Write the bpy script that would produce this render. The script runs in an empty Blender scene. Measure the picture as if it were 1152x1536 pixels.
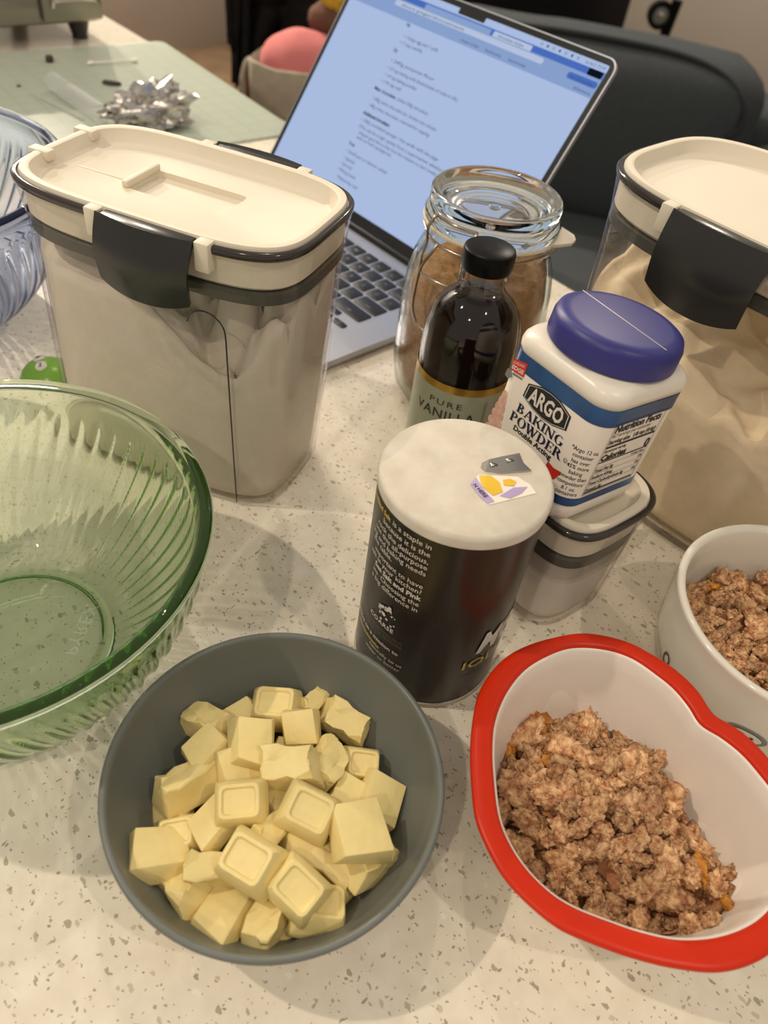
import bpy, bmesh, math, random
from mathutils import Vector, Matrix, noise
from math import sin, cos, pi, radians as R_

# ------------------------------------------------------------------ camera, world, lights, exposure
scene = bpy.context.scene
COL = scene.collection
scene.view_settings.view_transform = 'Standard'
scene.view_settings.look = 'None'
scene.view_settings.gamma = 1.0
scene.view_settings.use_curve_mapping = False
scene.view_settings.exposure = -0.12

CAM_H, PITCH, ROLL, FPX = 0.3694, R_(45.359), R_(8.921), 1133.94
cam_d = bpy.data.cameras.new('camera')
cam = bpy.data.objects.new('camera', cam_d)
COL.objects.link(cam)
fw = Vector((0, cos(PITCH), -sin(PITCH)))
rt = Vector((1, 0, 0))
upv = rt.cross(fw)
cx_ = rt * cos(ROLL) + upv * sin(ROLL)
cy_ = -rt * sin(ROLL) + upv * cos(ROLL)
cam.matrix_world = Matrix(((cx_.x, cy_.x, -fw.x, 0), (cx_.y, cy_.y, -fw.y, 0),
                           (cx_.z, cy_.z, -fw.z, CAM_H), (0, 0, 0, 1)))
cam_d.sensor_fit = 'VERTICAL'
cam_d.sensor_height = 36.0
cam_d.sensor_width = 27.0
cam_d.lens = 36.0 * FPX / 1536.0
cam_d.clip_start = 0.01
cam_d.dof.use_dof = True
cam_d.dof.focus_distance = 0.40
cam_d.dof.aperture_fstop = 8.5
scene.camera = cam

world = bpy.data.worlds.new('room_light')
scene.world = world
world.use_nodes = True
world.node_tree.nodes['Background'].inputs[0].default_value = (1.0, 0.91, 0.80, 1)
world.node_tree.nodes['Background'].inputs[1].default_value = 0.52

CEIL = 1.75
def disk_light(x, y, power, size=0.045, col=(1.0, 0.87, 0.71)):
    l = bpy.data.lights.new('downlight_or_fill', 'AREA')
    l.shape = 'DISK'
    l.size = size
    l.energy = power
    l.color = col
    o = bpy.data.objects.new('downlight_or_fill', l)
    o.location = (x, y, CEIL)
    COL.objects.link(o)
    try:
        l.cycles.is_caustics_light = True
    except Exception:
        pass
    return o
disk_light(-1.32, 0.13, 20)
disk_light(-0.20, 1.10, 4)
disk_light(0.80, -0.35, 6.5)
disk_light(-0.55, -0.95, 9)
disk_light(1.45, 1.15, 1.5)
disk_light(-1.2, 2.7, 40)
disk_light(0.9, 3.0, 32)
disk_light(-2.1, 3.3, 110)  # fill added to brighten the far left wall; no lamp seen there

scene.cycles.use_denoising = True
scene.cycles.max_bounces = 24
scene.cycles.transparent_max_bounces = 24
scene.cycles.transmission_bounces = 24
scene.cycles.sample_clamp_indirect = 6.0
scene.cycles.blur_glossy = 0.3

# ------------------------------------------------------------------ materials
def lin(r, g, b):
    f = lambda c: ((c / 255 + 0.055) / 1.055) ** 2.4 if c > 10 else c / 255 / 12.92
    return (f(r), f(g), f(b), 1)

def new_mat(name):
    m = bpy.data.materials.new(name)
    m.use_nodes = True
    nt = m.node_tree
    nt.nodes.clear()
    out = nt.nodes.new('ShaderNodeOutputMaterial')
    return m, nt, out

def N(nt, kind, **kw):
    n = nt.nodes.new(kind)
    for k, v in kw.items():
        if k in n.inputs.keys() if hasattr(n.inputs, 'keys') else False:
            n.inputs[k].default_value = v
        else:
            setattr(n, k, v)
    return n

def plain(name, rgb, rough=0.5, metal=0.0, var=0.06, scale=60.0, bump=0.0, bump_scale=300.0, spec=0.5,
          coat=0.0, sss=0.0, rgb2=None, obj_var=0.0):
    """principled with procedural mottling (rgb in sRGB 0-255)"""
    m, nt, out = new_mat(name)
    p = nt.nodes.new('ShaderNodeBsdfPrincipled')
    nt.links.new(p.outputs[0], out.inputs[0])
    tc = nt.nodes.new('ShaderNodeTexCoord')
    nz = nt.nodes.new('ShaderNodeTexNoise')
    nz.inputs['Scale'].default_value = scale
    nz.inputs['Detail'].default_value = 4
    nt.links.new(tc.outputs['Object'], nz.inputs['Vector'])
    c = lin(*rgb)
    if rgb2:
        a, b = lin(*rgb), lin(*rgb2)
    else:
        a = tuple(min(1, x * (1 - var)) for x in c[:3]) + (1,)
        b = tuple(min(1, x * (1 + var)) for x in c[:3]) + (1,)
    cr = nt.nodes.new('ShaderNodeValToRGB')
    cr.color_ramp.elements[0].position = 0.3
    cr.color_ramp.elements[1].position = 0.7
    cr.color_ramp.elements[0].color = a
    cr.color_ramp.elements[1].color = b
    nt.links.new(nz.outputs[0], cr.inputs[0])
    colout = cr.outputs[0]
    if obj_var:
        oi = nt.nodes.new('ShaderNodeObjectInfo')
        hv = nt.nodes.new('ShaderNodeHueSaturation')
        mr = nt.nodes.new('ShaderNodeMapRange')
        mr.inputs['To Min'].default_value = 1 - obj_var
        mr.inputs['To Max'].default_value = 1 + obj_var
        nt.links.new(oi.outputs['Random'], mr.inputs['Value'])
        nt.links.new(mr.outputs[0], hv.inputs['Value'])
        nt.links.new(colout, hv.inputs['Color'])
        colout = hv.outputs[0]
    nt.links.new(colout, p.inputs['Base Color'])
    p.inputs['Roughness'].default_value = rough
    p.inputs['Metallic'].default_value = metal
    p.inputs['Specular IOR Level'].default_value = spec
    p.inputs['Coat Weight'].default_value = coat
    if sss:
        p.inputs['Subsurface Weight'].default_value = sss
        p.inputs['Subsurface Radius'].default_value = (0.004, 0.003, 0.0015)
        p.inputs['Subsurface Scale'].default_value = 1.0
    if bump:
        nb = nt.nodes.new('ShaderNodeTexNoise')
        nb.inputs['Scale'].default_value = bump_scale
        nb.inputs['Detail'].default_value = 5
        nt.links.new(tc.outputs['Object'], nb.inputs['Vector'])
        bp_ = nt.nodes.new('ShaderNodeBump')
        bp_.inputs['Strength'].default_value = bump
        bp_.inputs['Distance'].default_value = 0.002
        nt.links.new(nb.outputs[0], bp_.inputs['Height'])
        nt.links.new(bp_.outputs[0], p.inputs['Normal'])
    return m

def clear_plastic(name, tint, edge=(0.5, 0.5, 0.5), base=0.05, grazing=0.75, rough=0.03, milky=0.0):
    """thin clear wall: lets light straight through, reflects more at grazing angles, tinted at the edge"""
    m, nt, out = new_mat(name)
    lw = nt.nodes.new('ShaderNodeLayerWeight')
    lw.inputs['Blend'].default_value = 0.5
    pw = nt.nodes.new('ShaderNodeMath'); pw.operation = 'POWER'
    pw.inputs[1].default_value = 4.0
    nt.links.new(lw.outputs['Facing'], pw.inputs[0])
    mr = nt.nodes.new('ShaderNodeMapRange')
    mr.inputs['To Min'].default_value = base
    mr.inputs['To Max'].default_value = grazing
    nt.links.new(pw.outputs[0], mr.inputs['Value'])
    tr = nt.nodes.new('ShaderNodeBsdfTransparent')
    mx = nt.nodes.new('ShaderNodeMix'); mx.data_type = 'RGBA'
    nt.links.new(pw.outputs[0], mx.inputs[0])
    mx.inputs[6].default_value = tuple(tint) + (1,)
    mx.inputs[7].default_value = tuple(edge) + (1,)
    nt.links.new(mx.outputs[2], tr.inputs[0])
    gl = nt.nodes.new('ShaderNodeBsdfGlossy')
    gl.inputs['Roughness'].default_value = rough
    ms = nt.nodes.new('ShaderNodeMixShader')
    nt.links.new(mr.outputs[0], ms.inputs[0])
    nt.links.new(tr.outputs[0], ms.inputs[1])
    nt.links.new(gl.outputs[0], ms.inputs[2])
    last = ms
    if milky:
        df = nt.nodes.new('ShaderNodeBsdfDiffuse')
        df.inputs[0].default_value = (0.85, 0.86, 0.84, 1)
        mk = nt.nodes.new('ShaderNodeMath'); mk.operation = 'MULTIPLY_ADD'
        nt.links.new(pw.outputs[0], mk.inputs[0])
        mk.inputs[1].default_value = milky * 4
        mk.inputs[2].default_value = milky
        mk.use_clamp = True
        last = nt.nodes.new('ShaderNodeMixShader')
        nt.links.new(mk.outputs[0], last.inputs[0])
        nt.links.new(ms.outputs[0], last.inputs[1])
        nt.links.new(df.outputs[0], last.inputs[2])
    nt.links.new(last.outputs[0], out.inputs[0])
    return m

def solid_glass(name, rgb, density, ior=1.47, body=None, body_mix=0.0):
    m, nt, out = new_mat(name)
    g = nt.nodes.new('ShaderNodeBsdfGlass')
    g.inputs['IOR'].default_value = ior
    g.inputs['Roughness'].default_value = 0.0
    g.inputs['Color'].default_value = (1, 1, 1, 1)
    last = g
    if body:                                        # faint cast of the coloured glass itself
        df = nt.nodes.new('ShaderNodeBsdfDiffuse'); df.inputs[0].default_value = tuple(body) + (1,)
        last = nt.nodes.new('ShaderNodeMixShader'); last.inputs[0].default_value = body_mix
        nt.links.new(g.outputs[0], last.inputs[1]); nt.links.new(df.outputs[0], last.inputs[2])
    nt.links.new(last.outputs[0], out.inputs['Surface'])
    va = nt.nodes.new('ShaderNodeVolumeAbsorption')
    va.inputs['Color'].default_value = tuple(rgb) + (1,)
    va.inputs['Density'].default_value = density
    nt.links.new(va.outputs[0], out.inputs['Volume'])
    return m

def emit(name, rgb, strength):
    m, nt, out = new_mat(name)
    e = nt.nodes.new('ShaderNodeEmission')
    e.inputs[0].default_value = lin(*rgb)
    e.inputs[1].default_value = strength
    nt.links.new(e.outputs[0], out.inputs[0])
    return m

def quartz():
    m, nt, out = new_mat('speckled_quartz')
    p = nt.nodes.new('ShaderNodeBsdfPrincipled')
    nt.links.new(p.outputs[0], out.inputs[0])
    tc = nt.nodes.new('ShaderNodeTexCoord')
    base = nt.nodes.new('ShaderNodeTexNoise')
    base.inputs['Scale'].default_value = 90
    base.inputs['Detail'].default_value = 6
    nt.links.new(tc.outputs['Object'], base.inputs['Vector'])
    cr = nt.nodes.new('ShaderNodeValToRGB')
    cr.color_ramp.elements[0].position = 0.35
    cr.color_ramp.elements[1].position = 0.68
    cr.color_ramp.elements[0].color = lin(232, 222, 203)
    cr.color_ramp.elements[1].color = lin(240, 232, 214)
    nt.links.new(base.outputs[0], cr.inputs[0])
    cur = cr.outputs[0]
    warp = nt.nodes.new('ShaderNodeTexNoise')
    warp.inputs['Scale'].default_value = 220
    nt.links.new(tc.outputs['Object'], warp.inputs['Vector'])
    def flecks(scale, share, rmin, rmax, dark, light, stretch, rot, strength):
        nonlocal cur
        mp = nt.nodes.new('ShaderNodeMapping')
        mp.inputs['Scale'].default_value = stretch
        mp.inputs['Rotation'].default_value = (0, 0, rot)
        nt.links.new(tc.outputs['Object'], mp.inputs['Vector'])
        ad = nt.nodes.new('ShaderNodeMix'); ad.data_type = 'VECTOR'
        ad.inputs[0].default_value = 0.006
        nt.links.new(mp.outputs[0], ad.inputs[4])
        nt.links.new(warp.outputs['Color'], ad.inputs[5])
        v = nt.nodes.new('ShaderNodeTexVoronoi')
        v.voronoi_dimensions = '2D'
        v.distance = 'MINKOWSKI'
        v.inputs['Exponent'].default_value = 1.3
        v.inputs['Scale'].default_value = scale
        v.inputs['Randomness'].default_value = 1.0
        nt.links.new(ad.outputs[1], v.inputs['Vector'])
        sep = nt.nodes.new('ShaderNodeSeparateColor')
        nt.links.new(v.outputs['Color'], sep.inputs[0])
        th = nt.nodes.new('ShaderNodeMapRange')          # radius by cell
        th.inputs['To Min'].default_value = rmin
        th.inputs['To Max'].default_value = rmax
        nt.links.new(sep.outputs[1], th.inputs['Value'])
        ls = nt.nodes.new('ShaderNodeMath'); ls.operation = 'LESS_THAN'
        nt.links.new(v.outputs['Distance'], ls.inputs[0])
        nt.links.new(th.outputs[0], ls.inputs[1])
        pk = nt.nodes.new('ShaderNodeMath'); pk.operation = 'LESS_THAN'
        nt.links.new(sep.outputs[0], pk.inputs[0])
        pk.inputs[1].default_value = share
        mu = nt.nodes.new('ShaderNodeMath'); mu.operation = 'MULTIPLY'
        nt.links.new(ls.outputs[0], mu.inputs[0])
        nt.links.new(pk.outputs[0], mu.inputs[1])
        m2 = nt.nodes.new('ShaderNodeMath'); m2.operation = 'MULTIPLY'
        nt.links.new(mu.outputs[0], m2.inputs[0])
        m2.inputs[1].default_value = strength
        fc = nt.nodes.new('ShaderNodeMix'); fc.data_type = 'RGBA'
        nt.links.new(sep.outputs[2], fc.inputs[0])
        fc.inputs[6].default_value = lin(*dark)
        fc.inputs[7].default_value = lin(*light)
        mx = nt.nodes.new('ShaderNodeMix'); mx.data_type = 'RGBA'
        nt.links.new(m2.outputs[0], mx.inputs[0])
        nt.links.new(cur, mx.inputs[6])
        nt.links.new(fc.outputs[2], mx.inputs[7])
        cur = mx.outputs[2]
    flecks(150, 0.16, 0.10, 0.34, (150, 138, 112), (204, 192, 166), (1, 1.7, 1), 0.5, 0.8)
    flecks(190, 0.11, 0.08, 0.28, (128, 114, 90), (182, 164, 134), (1.8, 1, 1), 1.3, 0.75)
    flecks(420, 0.11, 0.15, 0.36, (128, 112, 88), (180, 164, 138), (1, 1.5, 1), 2.2, 0.75)
    flecks(110, 0.06, 0.12, 0.30, (240, 234, 220), (246, 240, 228), (1, 1.5, 1), 0.9, 0.8)
    nt.links.new(cur, p.inputs['Base Color'])
    p.inputs['Roughness'].default_value = 0.22
    p.inputs['Specular IOR Level'].default_value = 0.5
    return m

M = {}
M['quartz'] = quartz()
M['cream'] = plain('cream_plastic', (220, 210, 190), 0.5, var=0.015, scale=20, spec=0.25)
M['charcoal'] = plain('charcoal_plastic', (40, 40, 38), 0.25, var=0.05, scale=40, spec=0.4)
M['gasket'] = plain('grey_rubber', (74, 72, 64), 0.6, var=0.05)
M['dark_edge'] = plain('dark_clear_edge', (52, 46, 42), 0.12, var=0.05)  # dark colour stands in for refraction at the clear rim; also on the grip seam
M['clear'] = clear_plastic('clear_plastic', (0.975, 0.97, 0.965), (0.66, 0.64, 0.64), 0.03, 0.5)
M['clearjar'] = clear_plastic('clear_jar_glass', (0.94, 0.95, 0.93), (0.42, 0.46, 0.44), 0.06, 0.8, 0.01)
M['film'] = clear_plastic('clear_film', (0.98, 0.985, 0.98), (0.95, 0.96, 0.95), 0.06, 0.5, 0.15, milky=0.10)
M['sugar'] = plain('white_powder', (222, 212, 196), 0.95, var=0.03, scale=80, bump=0.25, bump_scale=160, spec=0.1)
M['flour'] = plain('flour_powder', (242, 224, 192), 0.95, var=0.06, scale=45, bump=0.5, bump_scale=120, spec=0.1)
M['mini'] = plain('fine_white_powder', (234, 226, 218), 0.95, var=0.03, scale=40, bump=0.15, bump_scale=160, spec=0.1)
M['brown_sugar'] = plain('brown_sugar', (156, 110, 70), 0.9, scale=160, rgb2=(190, 146, 100), bump=0.8, bump_scale=500, spec=0.2)
M['grey_bowl'] = plain('grey_bowl', (104, 107, 101), 0.36, var=0.02, scale=15, spec=0.4)
M['white_plastic'] = plain('white_plastic', (232, 222, 210), 0.28, var=0.01)
M['ceramic'] = plain('white_ceramic', (226, 220, 206), 0.12, var=0.01)
M['red'] = plain('red_plastic', (200, 42, 8), 0.34, var=0.02, spec=0.25)
M['choc'] = plain('white_chocolate', (232, 212, 146), 0.42, var=0.04, scale=160, bump=0.15, bump_scale=260, sss=0.06, obj_var=0.03, spec=0.35)
M['crumb'] = plain('crumb', (152, 86, 46), 0.65, scale=2.2, rgb2=(244, 202, 152), bump=0.8, bump_scale=6.0, sss=0.06, obj_var=0.22, spec=0.3)
M['crust'] = plain('golden_crust', (176, 98, 24), 0.5, scale=2.2, rgb2=(224, 160, 66), bump=0.6, bump_scale=6.0, spec=0.4)
M['crumb_dark'] = plain('crumb_bed', (166, 104, 64), 0.8, scale=160, rgb2=(206, 148, 98), bump=0.6, bump_scale=300)
M['black'] = plain('black_plastic', (8, 8, 8), 0.34, var=0.05, spec=0.12)
M['liquid'] = plain('vanilla_liquid', (20, 10, 6), 0.05, var=0.1, spec=0.22)
M['bottle_glass'] = clear_plastic('bottle_glass', (0.95, 0.93, 0.90), (0.40, 0.36, 0.33), 0.045, 0.45, 0.0)
M['sage'] = plain('sage_label', (158, 162, 138), 0.5, var=0.03)
M['gold'] = plain('gold_band', (176, 142, 62), 0.25, metal=0.8, var=0.1)
M['ink'] = plain('dark_ink', (24, 22, 24), 0.5)
M['navy'] = plain('navy_ink', (22, 28, 58), 0.45)
M['salt_wrap'] = plain('dark_wrap', (34, 28, 24), 0.28, var=0.12, scale=18)
M['white_ink'] = plain('white_ink', (214, 206, 196), 0.5)
M['grey_ink'] = plain('grey_ink', (96, 88, 80), 0.5)
M['yellow_ink'] = plain('yellow_ink', (206, 176, 70), 0.5)
M['board'] = plain('pale_cardboard', (210, 203, 188), 0.7, scale=90, rgb2=(196, 186, 168), bump=0.1, bump_scale=150)
M['steel'] = plain('steel', (190, 186, 178), 0.22, metal=1.0, var=0.05)
M['wire'] = plain('wire', (176, 164, 146), 0.2, metal=1.0, var=0.05)
M['rubber_seal'] = plain('cream_seal', (222, 212, 188), 0.5, var=0.03)
M['blue_cap'] = plain('blue_cap', (38, 38, 112), 0.42, var=0.03)
M['jar_white'] = plain('jar_white', (226, 218, 204), 0.3, var=0.01)
M['label_white'] = plain('label_white', (236, 226, 212), 0.4, var=0.01)
M['label_blue'] = plain('label_blue', (12, 28, 78), 0.3, scale=26, rgb2=(20, 82, 136))
M['label_red'] = plain('label_red', (196, 44, 30), 0.4)
M['alu'] = plain('laptop_aluminium', (178, 180, 188), 0.38, metal=0.85, var=0.02)
M['key'] = plain('key_black', (20, 20, 23), 0.5)
M['bezel'] = plain('bezel_black', (14, 14, 16), 0.25)
M['key_ink'] = plain('key_ink', (150, 150, 156), 0.5)
M['mat'] = None
M['foil'] = plain('foil', (190, 186, 180), 0.26, metal=1.0, var=0.03)
M['cotton'] = plain('cotton', (236, 230, 216), 0.9)
M['bit'] = plain('dark_bit', (44, 36, 28), 0.7, scale=300, rgb2=(70, 56, 42))
M['oven'] = plain('oven_steel', (150, 144, 130), 0.32, metal=0.75, var=0.06, scale=12)
M['oven_dark'] = plain('oven_dark', (30, 28, 24), 0.4)
M['floor'] = plain('wood_floor', (110, 88, 66), 0.5, scale=9, rgb2=(134, 110, 84))
M['wall'] = plain('wall_paint', (188, 182, 172), 0.8, var=0.02, scale=3)
M['panel'] = plain('white_panel', (222, 222, 222), 0.6, var=0.02, scale=3)
M['sofa'] = plain('charcoal_fabric', (62, 66, 68), 0.9, var=0.16, scale=240, bump=0.4, bump_scale=900, spec=0.15)
M['piping'] = plain('dark_piping', (36, 38, 40), 0.9, var=0.1)
M['jacket'] = plain('black_cloth', (22, 21, 21), 0.9, var=0.2, scale=60, spec=0.1)
M['canvas'] = plain('canvas', (156, 146, 128), 0.9, var=0.08, scale=60, bump=0.3, bump_scale=700)
M['pink'] = plain('pink_plush', (202, 116, 114), 0.85, var=0.06, scale=30, bump=0.3, bump_scale=500)
M['yellow'] = plain('yellow_plush', (222, 180, 60), 0.9, var=0.1, scale=60, bump=0.7, bump_scale=500)
M['brown_plush'] = plain('brown_plush', (96, 62, 44), 0.9, var=0.12, scale=60, bump=0.5, bump_scale=500)
M['tv'] = plain('tv_black', (10, 10, 13), 0.25)
M['wood'] = plain('stool_wood', (120, 86, 56), 0.5, scale=20, rgb2=(96, 66, 42))
M['green_plastic'] = plain('green_plastic', (128, 178, 58), 0.25, var=0.03)
M['lilac'] = plain('lilac_ink', (176, 158, 200), 0.5)
M['sticker_yellow'] = plain('sticker_yellow', (226, 184, 48), 0.5)
M['cone'] = plain('frosting_print', (206, 152, 134), 0.5, scale=300, rgb2=(226, 186, 166))
M['mark_grey'] = plain('grey_mark', (120, 122, 116), 0.3)
M['mark_red'] = plain('maroon_mark', (110, 62, 60), 0.3)
M['green_glass'] = solid_glass('green_glass', (0.50, 0.86, 0.20), 40, body=(0.24, 0.48, 0.06), body_mix=0.055)
M['blue_glass'] = solid_glass('blue_glass', (0.28, 0.50, 0.92), 56, body=(0.05, 0.10, 0.36), body_mix=0.07)
M['lid_glass'] = solid_glass('lid_glass', (0.75, 0.88, 0.80), 9, 1.5)
M['screen'] = emit('screen_page', (186, 206, 244), 0.88)
M['screen_bar'] = emit('screen_toolbar', (160, 188, 240), 0.74)
M['screen_tab'] = emit('screen_tabs', (92, 136, 232), 0.66)
M['screen_field'] = emit('screen_field', (204, 218, 248), 0.82)
M['screen_ink'] = emit('screen_ink', (92, 104, 140), 0.55)
M['screen_bold'] = emit('screen_bold', (40, 46, 70), 0.25)

def mat_board():
    m, nt, out = new_mat('mint_cutting_mat')
    p = nt.nodes.new('ShaderNodeBsdfPrincipled')
    nt.links.new(p.outputs[0], out.inputs[0])
    tc = nt.nodes.new('ShaderNodeTexCoord')
    br = nt.nodes.new('ShaderNodeTexBrick')
    br.offset = 0.0
    br.inputs['Color1'].default_value = lin(172, 180, 164)
    br.inputs['Color2'].default_value = lin(170, 178, 162)
    br.inputs['Mortar'].default_value = lin(152, 162, 146)
    br.inputs['Scale'].default_value = 1
    br.inputs['Mortar Size'].default_value = 0.0006
    br.inputs['Brick Width'].default_value = 0.0254
    br.inputs['Row Height'].default_value = 0.0254
    nt.links.new(tc.outputs['Object'], br.inputs['Vector'])
    nt.links.new(br.outputs['Color'], p.inputs['Base Color'])
    p.inputs['Roughness'].default_value = 0.4
    return m
M['mat'] = mat_board()

# ------------------------------------------------------------------ mesh helpers
def link(name, me, mat, parent=None, smooth=True):
    o = bpy.data.objects.new(name, me)
    if mat is not None and not me.materials:
        me.materials.append(M[mat] if isinstance(mat, str) else mat)
    COL.objects.link(o)
    if parent is not None:
        o.parent = parent
    if smooth:
        for p in me.polygons:
            p.use_smooth = True
    return o

def finish(bm, name, auto=None):
    bmesh.ops.recalc_face_normals(bm, faces=bm.faces[:])
    if auto is not None:
        for e in bm.edges:
            if len(e.link_faces) == 2 and e.calc_face_angle(0) > R_(auto):
                e.smooth = False
    me = bpy.data.meshes.new(name)
    bm.to_mesh(me)
    bm.free()
    return me

def obj(name, bm, mat, parent=None, auto=35, smooth=True):
    return link(name, finish(bm, name, auto), mat, parent, smooth)

def thing(name, label, cat, loc=(0, 0, 0), rotz=0.0, group=None):
    o = bpy.data.objects.new(name, None)
    o.empty_display_size = 0.02
    COL.objects.link(o)
    o.location = loc
    o.rotation_euler = (0, 0, rotz)
    return tag(o, label, cat, group)

def tag(o, label, cat=None, group=None, kind=None):
    o['label'] = label
    if cat: o['category'] = cat
    if group: o['group'] = group
    if kind: o['kind'] = kind
    return o

def loft(bm, rings, cap0=True, cap1=True, closed=False):
    """rings: list of lists of points (same count)"""
    vs = [[bm.verts.new(p) for p in r] for r in rings]
    n = len(vs[0])
    pairs = list(zip(vs[:-1], vs[1:]))
    if closed:
        pairs.append((vs[-1], vs[0]))
    for a, b in pairs:
        for i in range(n):
            j = (i + 1) % n
            bm.faces.new((a[i], a[j], b[j], b[i]))
    if not closed:
        if cap0: bm.faces.new(vs[0][::-1])
        if cap1: bm.faces.new(vs[-1])
    return vs

def sring(L, W, n, z, cx=0.0, cy=0.0, k=72):
    out = []
    for i in range(k):
        a = 2 * pi * i / k
        c, s = cos(a), sin(a)
        out.append((cx + L / 2 * math.copysign(abs(c) ** (2 / n), c), cy + W / 2 * math.copysign(abs(s) ** (2 / n), s), z))
    return out

def rring(L, W, r, z, cx=0.0, cy=0.0, k=8):
    r = min(r, L / 2 - 1e-5, W / 2 - 1e-5)
    out = []
    for ax, ay, a0 in ((L / 2 - r, W / 2 - r, 0), (-L / 2 + r, W / 2 - r, 90), (-L / 2 + r, -W / 2 + r, 180), (L / 2 - r, -W / 2 + r, 270)):
        for i in range(k):
            a = R_(a0 + 90 * i / (k - 1))
            out.append((cx + ax + r * cos(a), cy + ay + r * sin(a), z))
    return out

def cring(r, z, k=64, cx=0.0, cy=0.0):
    return [(cx + r * cos(2 * pi * i / k), cy + r * sin(2 * pi * i / k), z) for i in range(k)]

def lathe(bm, prof, k=64, cap0=True, cap1=True, closed=False):
    return loft(bm, [cring(r, z, k) for r, z in prof], cap0, cap1, closed)

def box(bm, x0, x1, y0, y1, z0, z1, bev=0.0, seg=2, mtx=None):
    tmp = bmesh.new()
    r = bmesh.ops.create_cube(tmp, size=1)
    bmesh.ops.scale(tmp, vec=(x1 - x0, y1 - y0, z1 - z0), verts=tmp.verts)
    bmesh.ops.translate(tmp, vec=((x0 + x1) / 2, (y0 + y1) / 2, (z0 + z1) / 2), verts=tmp.verts)
    if bev:
        bmesh.ops.bevel(tmp, geom=tmp.edges[:], offset=bev, segments=seg, affect='EDGES', profile=0.5)
    if mtx is not None:
        bmesh.ops.transform(tmp, matrix=mtx, verts=tmp.verts)
    merge(bm, tmp)

def merge(bm, tmp):
    mp = {}
    for v in tmp.verts:
        mp[v] = bm.verts.new(v.co)
    for f in tmp.faces:
        try:
            bm.faces.new([mp[v] for v in f.verts])
        except ValueError:
            pass
    tmp.free()

def tube(bm, pts, rad, k=8, cap=True, rads=None):
    pts = [Vector(p) for p in pts]
    rings = []
    prev = None
    for i, p in enumerate(pts):
        d = (pts[min(i + 1, len(pts) - 1)] - pts[max(i - 1, 0)]).normalized()
        if prev is None:
            a = Vector((0, 0, 1)) if abs(d.z) < 0.9 else Vector((1, 0, 0))
            n = d.cross(a).normalized()
        else:
            n = (prev - d * prev.dot(d)).normalized()
        prev = n
        b = d.cross(n)
        r = rads[i] if rads else rad
        rings.append([p + (n * cos(2 * pi * j / k) + b * sin(2 * pi * j / k)) * r for j in range(k)])
    loft(bm, rings, cap, cap)

def smooth_path(pts, n=8):
    """Catmull-Rom"""
    P = [Vector(p) for p in pts]
    P = [P[0] * 2 - P[1]] + P + [P[-1] * 2 - P[-2]]
    out = []
    for i in range(1, len(P) - 2):
        for k in range(n):
            t = k / n
            a, b, c, d = P[i - 1], P[i], P[i + 1], P[i + 2]
            out.append(0.5 * ((2 * b) + (c - a) * t + (2 * a - 5 * b + 4 * c - d) * t * t + (3 * b - a - 3 * c + d) * t ** 3))
    out.append(P[-2])
    return out

def sheet(bm, grid, thick, nrm=None):
    """grid[i][j] of points -> closed slab of given thickness (offset along -normal estimate)"""
    ni, nj = len(grid), len(grid[0])
    G = [[Vector(p) for p in row] for row in grid]
    def normal(i, j):
        a = G[min(i + 1, ni - 1)][j] - G[max(i - 1, 0)][j]
        b = G[i][min(j + 1, nj - 1)] - G[i][max(j - 1, 0)]
        return a.cross(b).normalized()
    B = [[G[i][j] - normal(i, j) * thick for j in range(nj)] for i in range(ni)]
    va = [[bm.verts.new(p) for p in r] for r in G]
    vb = [[bm.verts.new(p) for p in r] for r in B]
    for i in range(ni - 1):
        for j in range(nj - 1):
            bm.faces.new((va[i][j], va[i + 1][j], va[i + 1][j + 1], va[i][j + 1]))
            bm.faces.new((vb[i][j], vb[i][j + 1], vb[i + 1][j + 1], vb[i + 1][j]))
    for i in range(ni - 1):
        bm.faces.new((va[i][0], vb[i][0], vb[i + 1][0], va[i + 1][0]))
        bm.faces.new((va[i][-1], va[i + 1][-1], vb[i + 1][-1], vb[i][-1]))
    for j in range(nj - 1):
        bm.faces.new((va[0][j], va[0][j + 1], vb[0][j + 1], vb[0][j]))
        bm.faces.new((va[-1][j], vb[-1][j], vb[-1][j + 1], va[-1][j + 1]))

def prism(bm, poly, z0, z1):
    a = [bm.verts.new((x, y, z0)) for x, y in poly]
    b = [bm.verts.new((x, y, z1)) for x, y in poly]
    n = len(poly)
    for i in range(n):
        j = (i + 1) % n
        bm.faces.new((a[i], a[j], b[j], b[i]))
    bm.faces.new(a[::-1])
    bm.faces.new(b)

# ---- flat print -----------------------------------------------------------------------------------
def text2d(s, size, bold=0.0, align='LEFT', shear=0.0, space=1.0, width=None, res=2):
    """-> bmesh of flat lettering in the xy plane; width: stretch to that width"""
    cu = bpy.data.curves.new('lettering', 'FONT')
    cu.body = s
    cu.size = size
    cu.offset = bold
    cu.align_x = align
    cu.shear = shear
    cu.space_character = space
    cu.resolution_u = res
    cu.fill_mode = 'FRONT'
    o = bpy.data.objects.new('lettering', cu)
    COL.objects.link(o)
    dg = bpy.context.evaluated_depsgraph_get()
    me = bpy.data.meshes.new_from_object(o.evaluated_get(dg))
    bm = bmesh.new()
    bm.from_mesh(me)
    bpy.data.objects.remove(o)
    bpy.data.curves.remove(cu)
    bpy.data.meshes.remove(me)
    bmesh.ops.triangulate(bm, faces=bm.faces[:])
    if width and bm.verts:
        x0 = min(v.co.x for v in bm.verts); x1 = max(v.co.x for v in bm.verts)
        k = width / max(1e-6, x1 - x0)
        for v in bm.verts:
            v.co.x = (v.co.x - x0) * k if align == 'LEFT' else v.co.x * k
    return bm

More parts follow.
